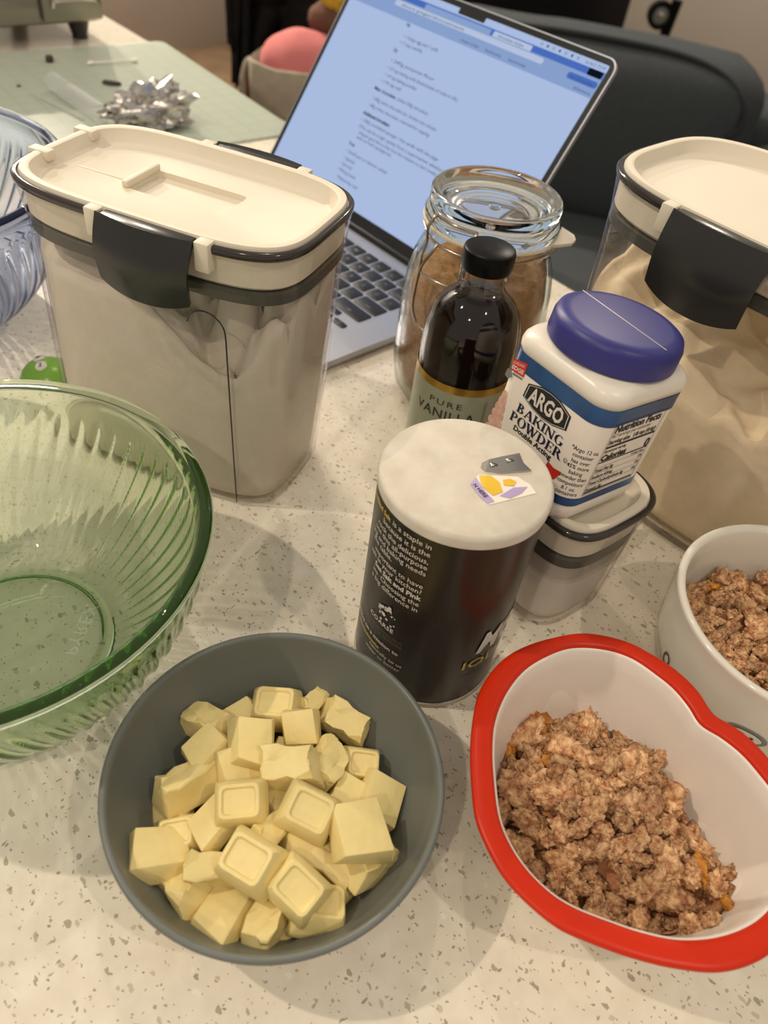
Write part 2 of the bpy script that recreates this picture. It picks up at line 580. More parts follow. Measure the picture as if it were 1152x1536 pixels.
def slice_x(bm, step):
    if not bm.verts: return
    x0 = min(v.co.x for v in bm.verts); x1 = max(v.co.x for v in bm.verts)
    x = math.floor(x0 / step) * step + step
    while x < x1:
        bmesh.ops.bisect_plane(bm, geom=bm.verts[:] + bm.edges[:] + bm.faces[:], plane_co=(x, 0, 0), plane_no=(1, 0, 0))
        x += step

def add_mapped(bm, t, fn):
    for v in t.verts:
        v.co = Vector(fn(v.co.x, v.co.y))
    merge(bm, t)

def poly2d(pts):
    t = bmesh.new()
    t.faces.new([t.verts.new((x, y, 0)) for x, y in pts])
    bmesh.ops.triangulate(t, faces=t.faces[:])
    return t

def rect2d(x0, y0, x1, y1):
    return poly2d([(x0, y0), (x1, y0), (x1, y1), (x0, y1)])

def raw(name, bm, mat, parent):
    """print: no normal recalculation over loose islands"""
    me = bpy.data.meshes.new(name)
    bm.to_mesh(me)
    bm.free()
    o = link(name, me, mat, parent, smooth=False)
    if any(w in name for w in ('lettering', 'text', 'print', 'heading', 'icons')):
        o['kind'] = 'stuff'
    return o

# ------------------------------------------------------------------ the setting
YAW = R_(-42.77)                       # the counter, laptop and sofa wall share this direction
AX = Vector((cos(YAW), sin(YAW), 0))   # along the counter, towards the right
AN = Vector((-sin(YAW), cos(YAW), 0))  # away over the counter's far edge
FLOOR = -0.90
def cpos(a, n, z=0.0):
    return AX * a + AN * n + Vector((0, 0, z))

bm = bmesh.new(); box(bm, -6, 6, -4, 8, FLOOR - 0.05, FLOOR)
o = obj('floor', bm, 'floor'); o.rotation_euler.z = YAW
tag(o, 'brown wooden floor beyond the counter', 'floor', kind='structure')
# wall running away from the counter on the left, white panelled
bm = bmesh.new(); box(bm, -4.16, -4.06, -3.0, 4.6, FLOOR, 1.6)
o = obj('wall_left', bm, 'panel'); o.rotation_euler.z = YAW
tag(o, 'plain white wall at the far left above the floor', 'wall', kind='structure')
bm = bmesh.new(); box(bm, -4.06, 5, 4.2, 4.3, FLOOR, 1.6)
o = obj('wall_back', bm, 'wall'); o.rotation_euler.z = YAW
tag(o, 'beige wall behind the sofa', 'wall', kind='structure')

ct = thing('worktop', 'pale speckled quartz countertop under all the bowls and jars', 'countertop', (0, 0, 0), YAW)
bm = bmesh.new(); box(bm, -2.6, 1.3, -0.75, 0.635, -0.03, 0.0, 0.003)
slab = obj('slab', bm, 'quartz', ct)
bm = bmesh.new(); box(bm, -2.5, 1.2, -0.68, 0.42, FLOOR, -0.03)
obj('base_cabinet', bm, 'panel', ct)

# ------------------------------------------------------------------ pressed glass bowls
def glass_bowl(root, R, H, foot, mat, ribs=60, t=0.0045, rib_a=0.0017, swirl=0.25):
    prof_o = []                                   # outer profile (r, z, rib weight)
    nz = 34
    for i in range(nz + 1):
        s = i / nz
        r = foot + (R - foot) * (1 - (1 - s) ** 2.3) ** 0.62 if s > 0 else foot
        r = foot + (R - 0.002 - foot) * (0.30 * s + 0.70 * (1 - (1 - s) ** 2.6))
        z = 0.002 + (H - 0.006) * s ** 1.25
        w = max(0.0, min(1.0, s / 0.10)) * max(0.0, min(1.0, (0.86 - s) / 0.05))
        prof_o.append((r, z, w))
    K = ribs * 12
    bm = bmesh.new()
    rings = []
    def ring(r, z, w, sw):
        out = []
        for i in range(K):
            a = 2 * pi * i / K
            q = (a + sw) * ribs / (2 * pi)
            f = abs(((q % 1.0) - 0.5) * 2)           # 0 mid flute, 1 at the cusp
            out.append(((r + rib_a * w * (f ** 2.2 - 0.4)) * cos(a), (r + rib_a * w * (f ** 2.2 - 0.4)) * sin(a), z))
        return out
    # foot underside, outer wall, rolled rim, inner wall, inner floor
    for k in (0.03, 0.4, 0.75, 0.97):
        rings.append(ring((foot - 0.007) * k, 0.0030, 0, 0))
    rings.append(ring(foot - 0.007, 0.0030, 0, 0))
    rings.append(ring(foot - 0.006, 0.0006, 0, 0))
    rings.append(ring(foot - 0.003, 0.0, 0, 0))
    rings.append(ring(foot - 0.0008, 0.0007, 0, 0))
    for r, z, w in prof_o:
        rings.append(ring(r, z, w, swirl * (z / H) ** 1.2))
    for a in range(1, 9):                             # rolled rim bead
        an = -pi / 2 + pi * 1.5 * a / 8 * 0.86
        rings.append(ring(R - 0.0035 + 0.0036 * cos(an), H - 0.0036 + 0.0036 * sin(an), 0, 0))
    ti = [(r - t - 0.0012, z + t * 0.35) for r, z, w in prof_o][::-1]
    for r, z in ti[3:-2]:
        rings.append(ring(max(r, 0.006), max(z, 0.0065), 0, 0))
    rings.append(ring(foot - 0.010, 0.0066, 0, 0))
    for k in (0.97, 0.75, 0.4, 0.03):
        rings.append(ring((foot - 0.010) * k, 0.0065, 0, 0))
    vs = loft(bm, rings, True, True)
    o = obj('bowl', bm, mat, root, auto=None)
    o.cycles.is_caustics_caster = True
    return o

g = thing('green_glass_bowl', 'large green glass mixing bowl with fluted sides, at the left edge', 'bowl', (-0.1879, 0.2192, 0))
glass_bowl(g, 0.1101, 0.100, 0.0515, 'green_glass', ribs=60)
b = thing('blue_glass_bowl', 'fluted blue-tinted glass mixing bowl, mostly cut off at the left edge', 'bowl', (-0.4154, 0.5113, 0))
glass_bowl(b, 0.1458, 0.120, 0.075, 'blue_glass', ribs=64)
slab.cycles.is_caustics_receiver = True
bm = bmesh.new()
t_ = text2d('PYREX', 0.012, align='CENTER')
add_mapped(bm, t_, lambda x, y: (0.028 + y * 0.9, 0.012 + x, 0.0067))
raw('embossed_lettering', bm, 'green_glass_mark' if 'green_glass_mark' in M else 'film', g)

# ------------------------------------------------------------------ grey bowl of white chocolate
GB = Vector((-0.0282, 0.1449, 0.0))
GBR, GBH = 0.0734, 0.0552
gb = thing('grey_bowl', 'matte grey round bowl full of white chocolate chunks', 'bowl', GB)
def gray_r(z):
    s = max(0.0, min(1.0, z / GBH))
    return 0.036 + (GBR - 0.036) * (0.25 * s + 0.75 * (1 - (1 - s) ** 2.2))
bm = bmesh.new()
prof = [(0.005, 0.0022), (0.030, 0.0022), (0.032, 0.0), (0.0355, 0.0)]
prof += [(gray_r(GBH * i / 18), max(0.0012, GBH * i / 18)) for i in range(0, 18)]
prof += [(GBR - 0.0002, GBH - 0.0012), (GBR - 0.0010, GBH - 0.0001), (GBR - 0.0024, GBH), (GBR - 0.0034, GBH - 0.0010)]
prof += [(gray_r(GBH * i / 18) - 0.0032, max(0.0048, GBH * i / 18 + 0.001)) for i in range(17, 0, -1)]
prof += [(0.030, 0.0048), (0.004, 0.0047)]
lathe(bm, prof, 96)
obj('bowl_shell', bm, 'grey_bowl', gb, auto=None)

rng = random.Random(7)
def choc_mesh(kind, seed):
    r = random.Random(seed)
    bm = bmesh.new()
    L, W, H = 0.0205, 0.0175, 0.0115
    if kind == 'mould':            # tapered moulded square, raised border on top
        ins = 0.0022
        rings = [rring(L, W, 0.0012, 0, k=3), rring(L, W, 0.0016, 0.0042, k=3),
                 rring(L - 2 * ins, W - 2 * ins, 0.0022, H - 0.0006, k=3), rring(L - 2 * ins - 0.0010, W - 2 * ins - 0.0010, 0.002, H, k=3),
                 rring(L - 2 * ins - 0.0032, W - 2 * ins - 0.0032, 0.0016, H, k=3), rring(L - 2 * ins - 0.0044, W - 2 * ins - 0.0044, 0.0014, H - 0.0011, k=3)]
        loft(bm, rings)
    else:
        if kind == 'slab':
            L, W, H = 0.0195, 0.0200, 0.0085
        if kind == 'broken':
            L, W, H = 0.0235, 0.0135, 0.0120
        tmp = bmesh.new()
        bmesh.ops.create_cube(tmp, size=1)
        for v in tmp.verts:
            k = 0.82 if v.co.z > 0 else 1.0
            v.co = Vector((v.co.x * L * k, v.co.y * W * k, (v.co.z + 0.5) * H))
            v.co += Vector((r.uniform(-1, 1) * 0.0022, r.uniform(-1, 1) * 0.0022, r.uniform(-1, 1) * 0.0014))
        bmesh.ops.bevel(tmp, geom=tmp.edges[:], offset=0.0007, segments=2, affect='EDGES', profile=0.5)
        if kind == 'broken':
            bmesh.ops.triangulate(tmp, faces=tmp.faces[:])
            bmesh.ops.subdivide_edges(tmp, edges=[e for e in tmp.edges if e.calc_length() > 0.004], cuts=3, use_grid_fill=True)
            for v in tmp.verts:
                if v.co.x > L * 0.25 or v.co.z > H * 0.7:
                    v.co += Vector(noise.noise_vector(v.co * 300 + Vector((seed, 0, 0)))) * 0.0020
        merge(bm, tmp)
    bmesh.ops.translate(bm, vec=(0, 0, -H / 2), verts=bm.verts)
    return finish(bm, 'chocolate_chunk', 28)
CH = {('m', 0): choc_mesh('mould', 0), ('s', 0): choc_mesh('slab', 1), ('s', 1): choc_mesh('slab', 5),
      ('b', 0): choc_mesh('broken', 2), ('b', 1): choc_mesh('broken', 3), ('b', 2): choc_mesh('broken', 9)}

def unproj(px, py, z):
    d = cx_ * ((px - 576) / FPX) - cy_ * ((py - 768) / FPX) + fw
    return Vector((0, 0, CAM_H)) + d * ((z - CAM_H) / d.z)

# position (in the photograph's own 1152x1536 frame), height, type, yaw, tilt x, tilt y, scale, what singles it out
chunks = [
    (413, 1060, .033, 'm0', 3, 8, -4, 1.10, 'squared chunk at the very back of the pile, nearest the salt canister'),
    (472, 1055, .026, 'b0', 60, 10, 20, 0.85, 'rough chunk tucked behind the back row, right of centre'),
    (451, 1091, .036, 's0', 12, 35, -10, 0.78, 'small flat-faced chunk leaning upright in the back row'),
    (519, 1086, .029, 'b1', -15, 12, 15, 0.98, 'pitted chunk at the back right of the pile'),
    (310, 1081, .030, 'b2', -25, -12, -14, 1.00, 'chunk at the back left of the pile'),
    (306, 1122, .034, 's1', -38, 14, -8, 0.92, 'angular chunk lying at the left, second from the back'),
    (380, 1115, .040, 's1', 10, 14, 10, 1.05, 'rounded chunk turned bottom up behind the middle'),
    (280, 1178, .031, 'b0', 48, -18, 16, 1.18, 'cracked chunk at the left edge of the pile'),
    (361, 1152, .032, 's0', 35, 22, 12, 0.95, 'flat triangular-looking chunk half buried left of the middle'),
    (436, 1153, .043, 'b1', 8, 6, -10, 1.10, 'long broken chunk lying on top behind the centre'),
    (490, 1144, .037, 'b2', 70, 18, 10, 0.95, 'ridged chunk behind the centre, right of the long broken one'),
    (541, 1147, .029, 'm0', 8, 16, 12, 0.88, 'stepped chunk at the right edge, second from the back'),
    (571, 1199, .030, 's0', -8, 12, 30, 0.95, 'square chunk tilted against the right wall of the bowl'),
    (361, 1204, .043, 'm0', 12, 16, -6, 1.05, 'large moulded square chunk left of the middle with a raised border'),
    (463, 1217, .047, 'm0', -14, 14, 10, 1.10, 'large moulded chunk at the very centre of the pile'),
    (540, 1247, .044, 's0', 24, 8, 14, 1.12, 'broad smooth square chunk right of the centre'),
    (560, 1293, .028, 'b1', 40, -10, 28, 1.02, 'chunk half under the broad smooth one at the right edge'),
    (320, 1233, .034, 's1', -40, 16, -20, 1.00, 'slanting chunk left of the centre, under the large square one'),
    (411, 1243, .034, 'b0', 55, 20, 14, 1.00, 'crumbly chunk wedged in the middle of the pile'),
    (268, 1252, .028, 'm0', 15, 10, -12, 0.86, 'small chunk behind the big left-hand one'),
    (235, 1279, .033, 's1', -62, -22, -16, 1.22, 'big wedge-shaped chunk highest on the left wall of the bowl'),
    (268, 1332, .025, 'b1', -35, -14, -20, 1.20, 'chunk beneath the big wedge at the lower left'),
    (319, 1304, .035, 'b0', 12, 10, 6, 1.02, 'split chunk at the lower left, beside the large bordered one'),
    (374, 1292, .045, 'm0', -22, 14, -4, 1.15, 'large bordered chunk just below the centre'),
    (446, 1333, .042, 'm0', -30, 12, 12, 1.08, 'glossy moulded chunk at the lower middle'),
    (332, 1373, .029, 's1', -18, -12, -14, 1.08, 'thick chunk at the front left of the pile'),
    (395, 1383, .030, 'b2', 72, -16, 10, 1.00, 'upright chunk at the front edge, nearest the camera'),
    (480, 1362, .031, 'm0', 6, -10, 14, 1.05, 'flat chunk at the front right of the pile'),
    (460, 1266, .033, 's1', 10, 10, 10, 1.05, 'chunk directly beneath the central moulded one'),
    (497, 1300, .028, 'b0', -40, 10, 18, 0.95, 'chunk in the gap below the broad smooth one'),
    (256, 1222, .022, 's0', 20, 5, -25, 0.80, 'small chunk deep down at the left wall'),
    (526, 1204, .031, 's0', -20, 10, 10, 0.95, 'chunk peeking out behind the broad smooth one'),
    (524, 1184, .024, 'b1', 20, 8, 10, 0.85, 'small broken piece low down on the right'),
    (417, 1192, .031, 's1', 45, 10, 6, 0.98, 'chunk low down between the two large bordered ones'),
    (363, 1086, .028, 's0', 40, 8, -8, 0.95, 'chunk low behind the rounded bottom-up one'),
    (438, 1126, .027, 'b2', -10, 10, 0, 0.85, 'crumb-edged chunk low in the back row'),
    (440, 1392, .021, 'b1', 30, -5, 10, 0.80, 'small chunk low at the front edge'),
    (514, 1318, .021, 's1', 60, 5, 20, 0.85, 'small chunk low at the front right'),
]
KEYS = {'m0': ('m', 0), 's0': ('s', 0), 's1': ('s', 1), 'b0': ('b', 0), 'b1': ('b', 1), 'b2': ('b', 2)}
for px, py, z, kd, yaw, tx, ty, sc, lab in chunks:
    o = link('chocolate_chunk', CH[KEYS[kd]], 'choc')
    o.location = unproj(px, py, z)
    o.rotation_euler = (R_(tx), R_(ty), R_(yaw))
    o.scale = (sc * 1.07, sc * 1.07, sc * 1.07)
    tag(o, 'white chocolate ' + lab, 'chocolate chunk', 'white chocolate chunks in the grey bowl')

# ------------------------------------------------------------------ red heart bowl of bread crumbs
HZ = 0.060
HK = (CAM_H - HZ) / (CAM_H - 0.055)
HA = R_(42.0)
h_out = [(.1310, 0), (.1325, .012), (.1365, .025), (.1435, .036), (.1535, .049), (.165, .061), (.179, .072), (.196, .0785), (.213, .0795),
         (.232, .0755), (.250, .068), (.2645, .0535), (.272, .036), (.2745, .022), (.2735, .011), (.2700, 0)]
h_in = [(.1415, 0), (.143, .012), (.147, .022), (.1545, .033), (.164, .045), (.175, .0555), (.190, .064), (.207, .0688), (.224, .0685),
        (.238, .065), (.2515, .0555), (.260, .044), (.2635, .030), (.2645, .020), (.263, .010), (.260, 0)]
HC_A = 0.206                                  # centre along the axis
hb_loc = Vector((cos(HA), sin(HA), 0)) * (HC_A * HK) + Vector((-sin(HA), cos(HA), 0)) * (0.038 * HK)
def heart_ring(half, k=1.0, z=0.0, grow=0.0):
    pts = [Vector(((a - HC_A) * HK, p * HK, 0)) for a, p in half]
    full = pts + [Vector((p.x, -p.y, 0)) for p in pts[-2:0:-1]]
    P = full
    n = len(P)
    out = []
    for i in range(n):
        for q in range(6):
            t = q / 6
            a, b, c, d = P[i - 1], P[i], P[(i + 1) % n], P[(i + 2) % n]
            v = 0.5 * ((2 * b) + (c - a) * t + (2 * a - 5 * b + 4 * c - d) * t * t + (3 * b - a - 3 * c + d) * t ** 3)
            out.append((v.x * k, v.y * k, z))
    if grow:
        m = len(out)
        res = []
        for i in range(m):
            d = Vector(out[(i + 1) % m]) - Vector(out[i - 1])
            nrm = Vector((d.y, -d.x, 0))
            if nrm.length: nrm.normalize()
            if nrm.dot(Vector(out[i])) < 0: nrm = -nrm
            v = Vector(out[i]) + nrm * grow
            res.append((v.x, v.y, z))
        out = res
    return out
hb = thing('heart_bowl', 'heart-shaped plastic bowl, white inside with a wide red rim, holding crumbled bread', 'bowl', hb_loc, HA)
bm = bmesh.new()
rings = [heart_ring(h_out, 0.02, 0.0012), heart_ring(h_out, 0.52, 0.0012), heart_ring(h_out, 0.55, 0.0), heart_ring(h_out, 0.58, 0.0), heart_ring(h_out, 0.64, 0.004),
         heart_ring(h_out, 0.74, 0.020), heart_ring(h_out, 0.86, 0.042), heart_ring(h_out, 0.935, HZ - 0.006), heart_ring(h_out, 0.985, HZ - 0.0042), heart_ring(h_out, 0.998, HZ - 0.0030),
         heart_ring(h_out, 0.990, HZ - 0.0020), heart_ring(h_in, 1.0, HZ - 0.0022), heart_ring(h_in, 0.985, HZ - 0.0034), heart_ring(h_in, 0.955, HZ - 0.012), heart_ring(h_in, 0.885, 0.030),
         heart_ring(h_in, 0.800, 0.0135), heart_ring(h_in, 0.75, 0.0080), heart_ring(h_in, 0.68, 0.0052), heart_ring(h_in, 0.5, 0.005), heart_ring(h_in, 0.02, 0.005)]
loft(bm, rings)
obj('bowl_shell', bm, 'white_plastic', hb, auto=60)
bm = bmesh.new()
rings = [heart_ring(h_in, 1.012, HZ - 0.0012), heart_ring(h_in, 1.004, HZ - 0.0024), heart_ring(h_out, 0.997, HZ - 0.0028), heart_ring(h_out, 1.003, HZ - 0.0022), heart_ring(h_out, 1.000, HZ - 0.0010), heart_ring(h_out, 0.990, HZ - 0.0003),
         heart_ring(h_out, 0.965, HZ), heart_ring(h_in, 1.05, HZ), heart_ring(h_in, 1.022, HZ - 0.0004)]
loft(bm, rings, closed=True)
tag(obj('rim_band', bm, 'red', hb, auto=60), 'glossy red rim')
bm = bmesh.new()
loft(bm, [heart_ring(h_in, 0.66, 0.0053), heart_ring(h_in, 0.66, 0.0060), heart_ring(h_in, 0.02, 0.0060)])
tag(obj('bowl_floor', bm, 'red', hb), 'red floor of the bowl')

def lump_mesh(seed, sub=3, rough=1.0):
    bm = bmesh.new()
    bmesh.ops.create_icosphere(bm, subdivisions=sub, radius=1.0)
    r = random.Random(seed)
    off = Vector((r.uniform(-50, 50), r.uniform(-50, 50), r.uniform(-50, 50)))
    sx, sy, sz = r.uniform(0.9, 1.5), r.uniform(0.65, 1.0), r.uniform(0.55, 0.85)
    for v in bm.verts:
        p = v.co.copy()
        q = p + 0.30 * Vector(noise.noise_vector(p * 1.3 + off)) + 0.10 * Vector(noise.noise_vector(p * 5.0 + off))
        d = 0.42 * noise.noise(p * 1.3 + off) + 0.30 * noise.noise(p * 2.7 + off) + 0.22 * noise.noise(p * 5.2 + off) + 0.16 * noise.noise(p * 9.5 + off) + 0.08 * noise.noise(p * 16.0 + off)
        v.co = q * max(0.25, 1.0 + rough * d)
        v.co = Vector((v.co.x * sx, v.co.y * sy, v.co.z * sz))
    return finish(bm, 'bread_crumb', None)
LUMPS = [lump_mesh(100 + i, 4, 1.05) for i in range(12)]

ORD = ['backmost', 'second from the back', 'third from the back', 'fourth from the back', 'fifth from the back', 'sixth from the back', 'seventh from the back', 'eighth from the back', 'ninth from the back', 'tenth from the back', 'eleventh from the back', 'twelfth from the back']
def scatter_lumps(points, loc_fn, lab, lab_gold, group, seed, gold_share):
    r = random.Random(seed)
    golds = []
    for (x, y, z, s) in points:
        gold = r.random() < gold_share
        me = r.choice(LUMPS)
        key = ('g' if gold else 'n')
        if gold:
            me = GOLD[LUMPS.index(me)]
        o = link('bread_crumb', me, 'crust' if gold else 'crumb')
        o.location = loc_fn(x, y, z)
        o.rotation_euler = (r.uniform(-0.9, 0.9), r.uniform(-0.9, 0.9), r.uniform(0, 6.28))
        q = s * r.uniform(0.8, 1.25)
        o.scale = (q, q, q)
        tag(o, lab, 'bread crumb', group)
        if gold: golds.append(o)
    for q, o in enumerate(sorted(golds, key=lambda o: -o.location.y)):
        tag(o, lab_gold + ', ' + (ORD[q] if q < len(ORD) else 'frontmost'), 'bread crumb', group + ', crusty')
GOLD = [m.copy() for m in LUMPS]

# heap in the heart bowl: outline in the photograph, laid out at mid heap height
heap_px = [(800, 1070), (850, 1062), (905, 1075), (930, 1092), (985, 1125), (1010, 1160), (1030, 1190), (1060, 1240), (1090, 1285), (1108, 1330),
           (1085, 1375), (1065, 1396), (1010, 1402), (960, 1388), (910, 1366), (860, 1338), (815, 1310), (785, 1275), (762, 1235), (754, 1190), (752, 1140), (765, 1110)]
heap = [unproj(x, y, 0.028) for x, y in heap_px]
def inside(poly, x, y):
    c = False
    for i in range(len(poly)):
        a, b2 = poly[i], poly[i - 1]
        if (a.y > y) != (b2.y > y) and x < (b2.x - a.x) * (y - a.y) / (b2.y - a.y) + a.x:
            c = not c
    return c
def edge_dist(poly, x, y):
    p = Vector((x, y))
    best = 9
    for i in range(len(poly)):
        a, b2 = poly[i - 1].xy, poly[i].xy
        t = max(0, min(1, (p - a).dot(b2 - a) / (b2 - a).length_squared))
        best = min(best, (p - a - (b2 - a) * t).length)
    return best
hin = [Vector(p) for p in heart_ring(h_in, 1.0, 0)]
hbm = Matrix.Translation(hb_loc) @ Matrix.Rotation(HA, 4, 'Z')
hin_w = [hbm @ p for p in hin]
def heart_wall(x, y):
    """height of the inner wall above a point"""
    l = hbm.inverted() @ Vector((x, y, 0))
    a = math.atan2(l.y, l.x)
    rr = l.length
    best = min(hin, key=lambda p: abs((math.atan2(p.y, p.x) - a + pi) % (2 * pi) - pi))
    q = rr / best.length
    tab = [(0, .006), (.68, .006), (.75, .0085), (.80, .0140), (.885, .0305), (.955, .048), (1.0, .058), (1.3, .08)]
    for (q0, z0), (q1, z1) in zip(tab, tab[1:]):
        if q <= q1:
            return z0 + (z1 - z0) * (q - q0) / (q1 - q0)
    return .08
def heap_z(x, y):
    d = edge_dist(heap, x, y)
    return 0.012 + 0.020 * min(1, d / 0.026) + 0.006 * noise.noise(Vector((x * 45, y * 45, 3.0)))
# bed of fine crumbs under the lumps
bm = bmesh.new()
cen = sum(heap, Vector()) / len(heap)
K_ = 60
prev = None
def heap_edge(a):
    for k in range(200):
        r_ = 0.12 * (1 - k / 200)
        x, y = cen.x + r_ * cos(a), cen.y + r_ * sin(a)
        if inside(heap, x, y) and heart_wall(x, y) < 0.034:
            return r_
    return 0.01
re_ = [heap_edge(2 * pi * i / K_) for i in range(K_)]
rings = []
for f in (0.93, 0.98, 0.9, 0.75, 0.6, 0.45, 0.3, 0.15, 0.02):
    ring = []
    for i in range(K_):
        a = 2 * pi * i / K_
        x, y = cen.x + re_[i] * f * cos(a), cen.y + re_[i] * f * sin(a)
        if not rings:
            z = max(0.0065, heart_wall(x, y) + 0.0008)
        else:
            z = max(heart_wall(x, y) + 0.002, heap_z(x, y) - 0.007)
        ring.append((x, y, z))
    rings.append(ring)
loft(bm, rings)
tag(obj('crumb_bed', bm, 'crumb_dark', auto=None), 'fine brown bread crumbs under the lumps in the heart bowl', 'crumbs', kind='stuff')
rr_ = random.Random(21)
pts = []
tries = 0
while len(pts) < 175 and tries < 9000:
    tries += 1
    x = rr_.uniform(min(p.x for p in heap), max(p.x for p in heap))
    y = rr_.uniform(min(p.y for p in heap), max(p.y for p in heap))
    if not inside(heap, x, y): continue
    s = rr_.choice([0.0040, 0.0052, 0.0062, 0.0074, 0.0084])
    if any((x - p[0]) ** 2 + (y - p[1]) ** 2 < (0.62 * (s + p[3])) ** 2 for p in pts): continue
    w = heart_wall(x, y)
    z = max(w + s * 0.8, heap_z(x, y) + rr_.uniform(-0.002, 0.004))
    if z > 0.046: continue
    pts.append((x, y, z, s))
scatter_lumps(pts, lambda x, y, z: Vector((x, y, z)), 'lump of torn brown bread crumb heaped in the red-rimmed heart bowl',
              'golden crusty bread crumb in the heart bowl', 'bread crumbs in the heart bowl', 5, 0.07)

# ------------------------------------------------------------------ white ceramic bowl of crumbs
WK = (CAM_H - 0.075) / (CAM_H - 0.08)
WB = Vector((0.2243, 0.2650, 0)); WR = 0.0646; WH = 0.075
wb = thing('ceramic_bowl', 'white glazed ceramic bowl of crumbs with a grey face mark, at the right edge', 'bowl', WB)
bm = bmesh.new()
po = [(0.004, 0.003), (0.032, 0.003), (0.034, 0.0), (0.038, 0.0), (0.041, 0.003), (0.050, 0.010), (0.0565, 0.020), (0.0600, 0.032), (0.0618, 0.046), (0.0625, 0.060), (0.0632, 0.068),
      (0.0644, 0.0722), (0.0646, 0.0738), (0.0638, 0.0748), (0.0622, 0.075), (0.0605, 0.0742), (0.0596, 0.072), (0.0588, 0.060), (0.0580, 0.046), (0.0560, 0.032), (0.051, 0.020), (0.042, 0.011), (0.025, 0.007), (0.004, 0.0065)]
lathe(bm, po, 96)
obj('bowl_shell', bm, 'ceramic', wb, auto=None)
def on_bowl(a, z, off=0.0004):
    for (r0, z0), (r1, z1) in zip(po[3:12], po[4:13]):
        if z0 <= z <= z1:
            r = r0 + (r1 - r0) * (z - z0) / (z1 - z0)
            return ((r + off) * cos(a), (r + off) * sin(a), z)
    return ((po[4][0] + off) * cos(a), (po[4][0] + off) * sin(a), z)
def bowl_mark(name, mat, a0, z0, ra, rz, inner=None, off=0.0005):
    bm = bmesh.new()
    K = 32
    if inner:
        A = [bm.verts.new(on_bowl(a0 + ra / 0.058 * cos(2 * pi * i / K), z0 + rz * sin(2 * pi * i / K), off)) for i in range(K)]
        B = [bm.verts.new(on_bowl(a0 + inner * ra / 0.058 * cos(2 * pi * i / K), z0 + inner * rz * sin(2 * pi * i / K), off)) for i in range(K)]
        for i in range(K):
            bm.faces.new((A[i], A[(i + 1) % K], B[(i + 1) % K], B[i]))
    else:
        A = [bm.verts.new(on_bowl(a0 + ra / 0.058 * cos(2 * pi * i / K), z0 + rz * sin(2 * pi * i / K), off)) for i in range(K)]
        c = bm.verts.new(on_bowl(a0, z0, off))
        for i in range(K):
            bm.faces.new((A[i], A[(i + 1) % K], c))
    return obj(name, bm, mat, wb)
am = R_(-115)
bowl_mark('printed_oval', 'mark_grey', am, 0.0383, 0.0100, 0.0066, None, 0.0004)
bowl_mark('printed_oval_fill', 'ceramic', am, 0.0383, 0.0074, 0.0042, None, 0.0007)
bowl_mark('printed_dot', 'ink', am - 0.035, 0.0392, 0.0010, 0.0010, None, 0.0010)
bowl_mark('printed_dot', 'ink', am + 0.045, 0.0386, 0.0010, 0.0010, None, 0.0010)
bowl_mark('printed_crescent', 'mark_red', R_(-167), 0.036, 0.0034, 0.0050, 0.62, 0.0005)
def wz(x, y):
    q = math.hypot(x, y) / 0.057
    return 0.044 - 0.006 * q * q + 0.004 * noise.noise(Vector((x * 60, y * 60, 9)))
bm = bmesh.new()
loft(bm, [[(x, y, max(0.0075, z)) for x, y, z in cring(0.048, 0.0205, 48)], cring(0.0558, 0.036, 48)] +
     [[(0.0565 * f * cos(2 * pi * i / 48), 0.0565 * f * sin(2 * pi * i / 48), wz(0.0565 * f * cos(2 * pi * i / 48), 0.0565 * f * sin(2 * pi * i / 48)) - 0.004) for i in range(48)] for f in (0.99, 0.85, 0.65, 0.45, 0.25, 0.03)])
o = obj('crumb_fill', bm, 'crumb_dark', auto=None); o.location = WB
tag(o, 'fine brown bread crumbs filling the white ceramic bowl', 'crumbs', kind='stuff')
pts = []
tries = 0
rr_ = random.Random(4)
while len(pts) < 120 and tries < 6000:
    tries += 1
    a = rr_.uniform(0, 2 * pi); q = 0.0535 * math.sqrt(rr_.random())
    x, y = q * cos(a), q * sin(a)
    s = rr_.choice([0.0036, 0.0044, 0.0052, 0.006])
    if q + s > 0.056: continue
    if any((x - p[0]) ** 2 + (y - p[1]) ** 2 < (0.62 * (s + p[3])) ** 2 for p in pts): continue
    pts.append((x, y, wz(x, y) + rr_.uniform(-0.001, 0.004), s))
scatter_lumps(pts, lambda x, y, z: WB + Vector((x, y, z)), 'lump of brown bread crumb heaped in the white ceramic bowl',
              'golden crusty bread crumb in the white ceramic bowl', 'bread crumbs in the ceramic bowl', 8, 0.04)

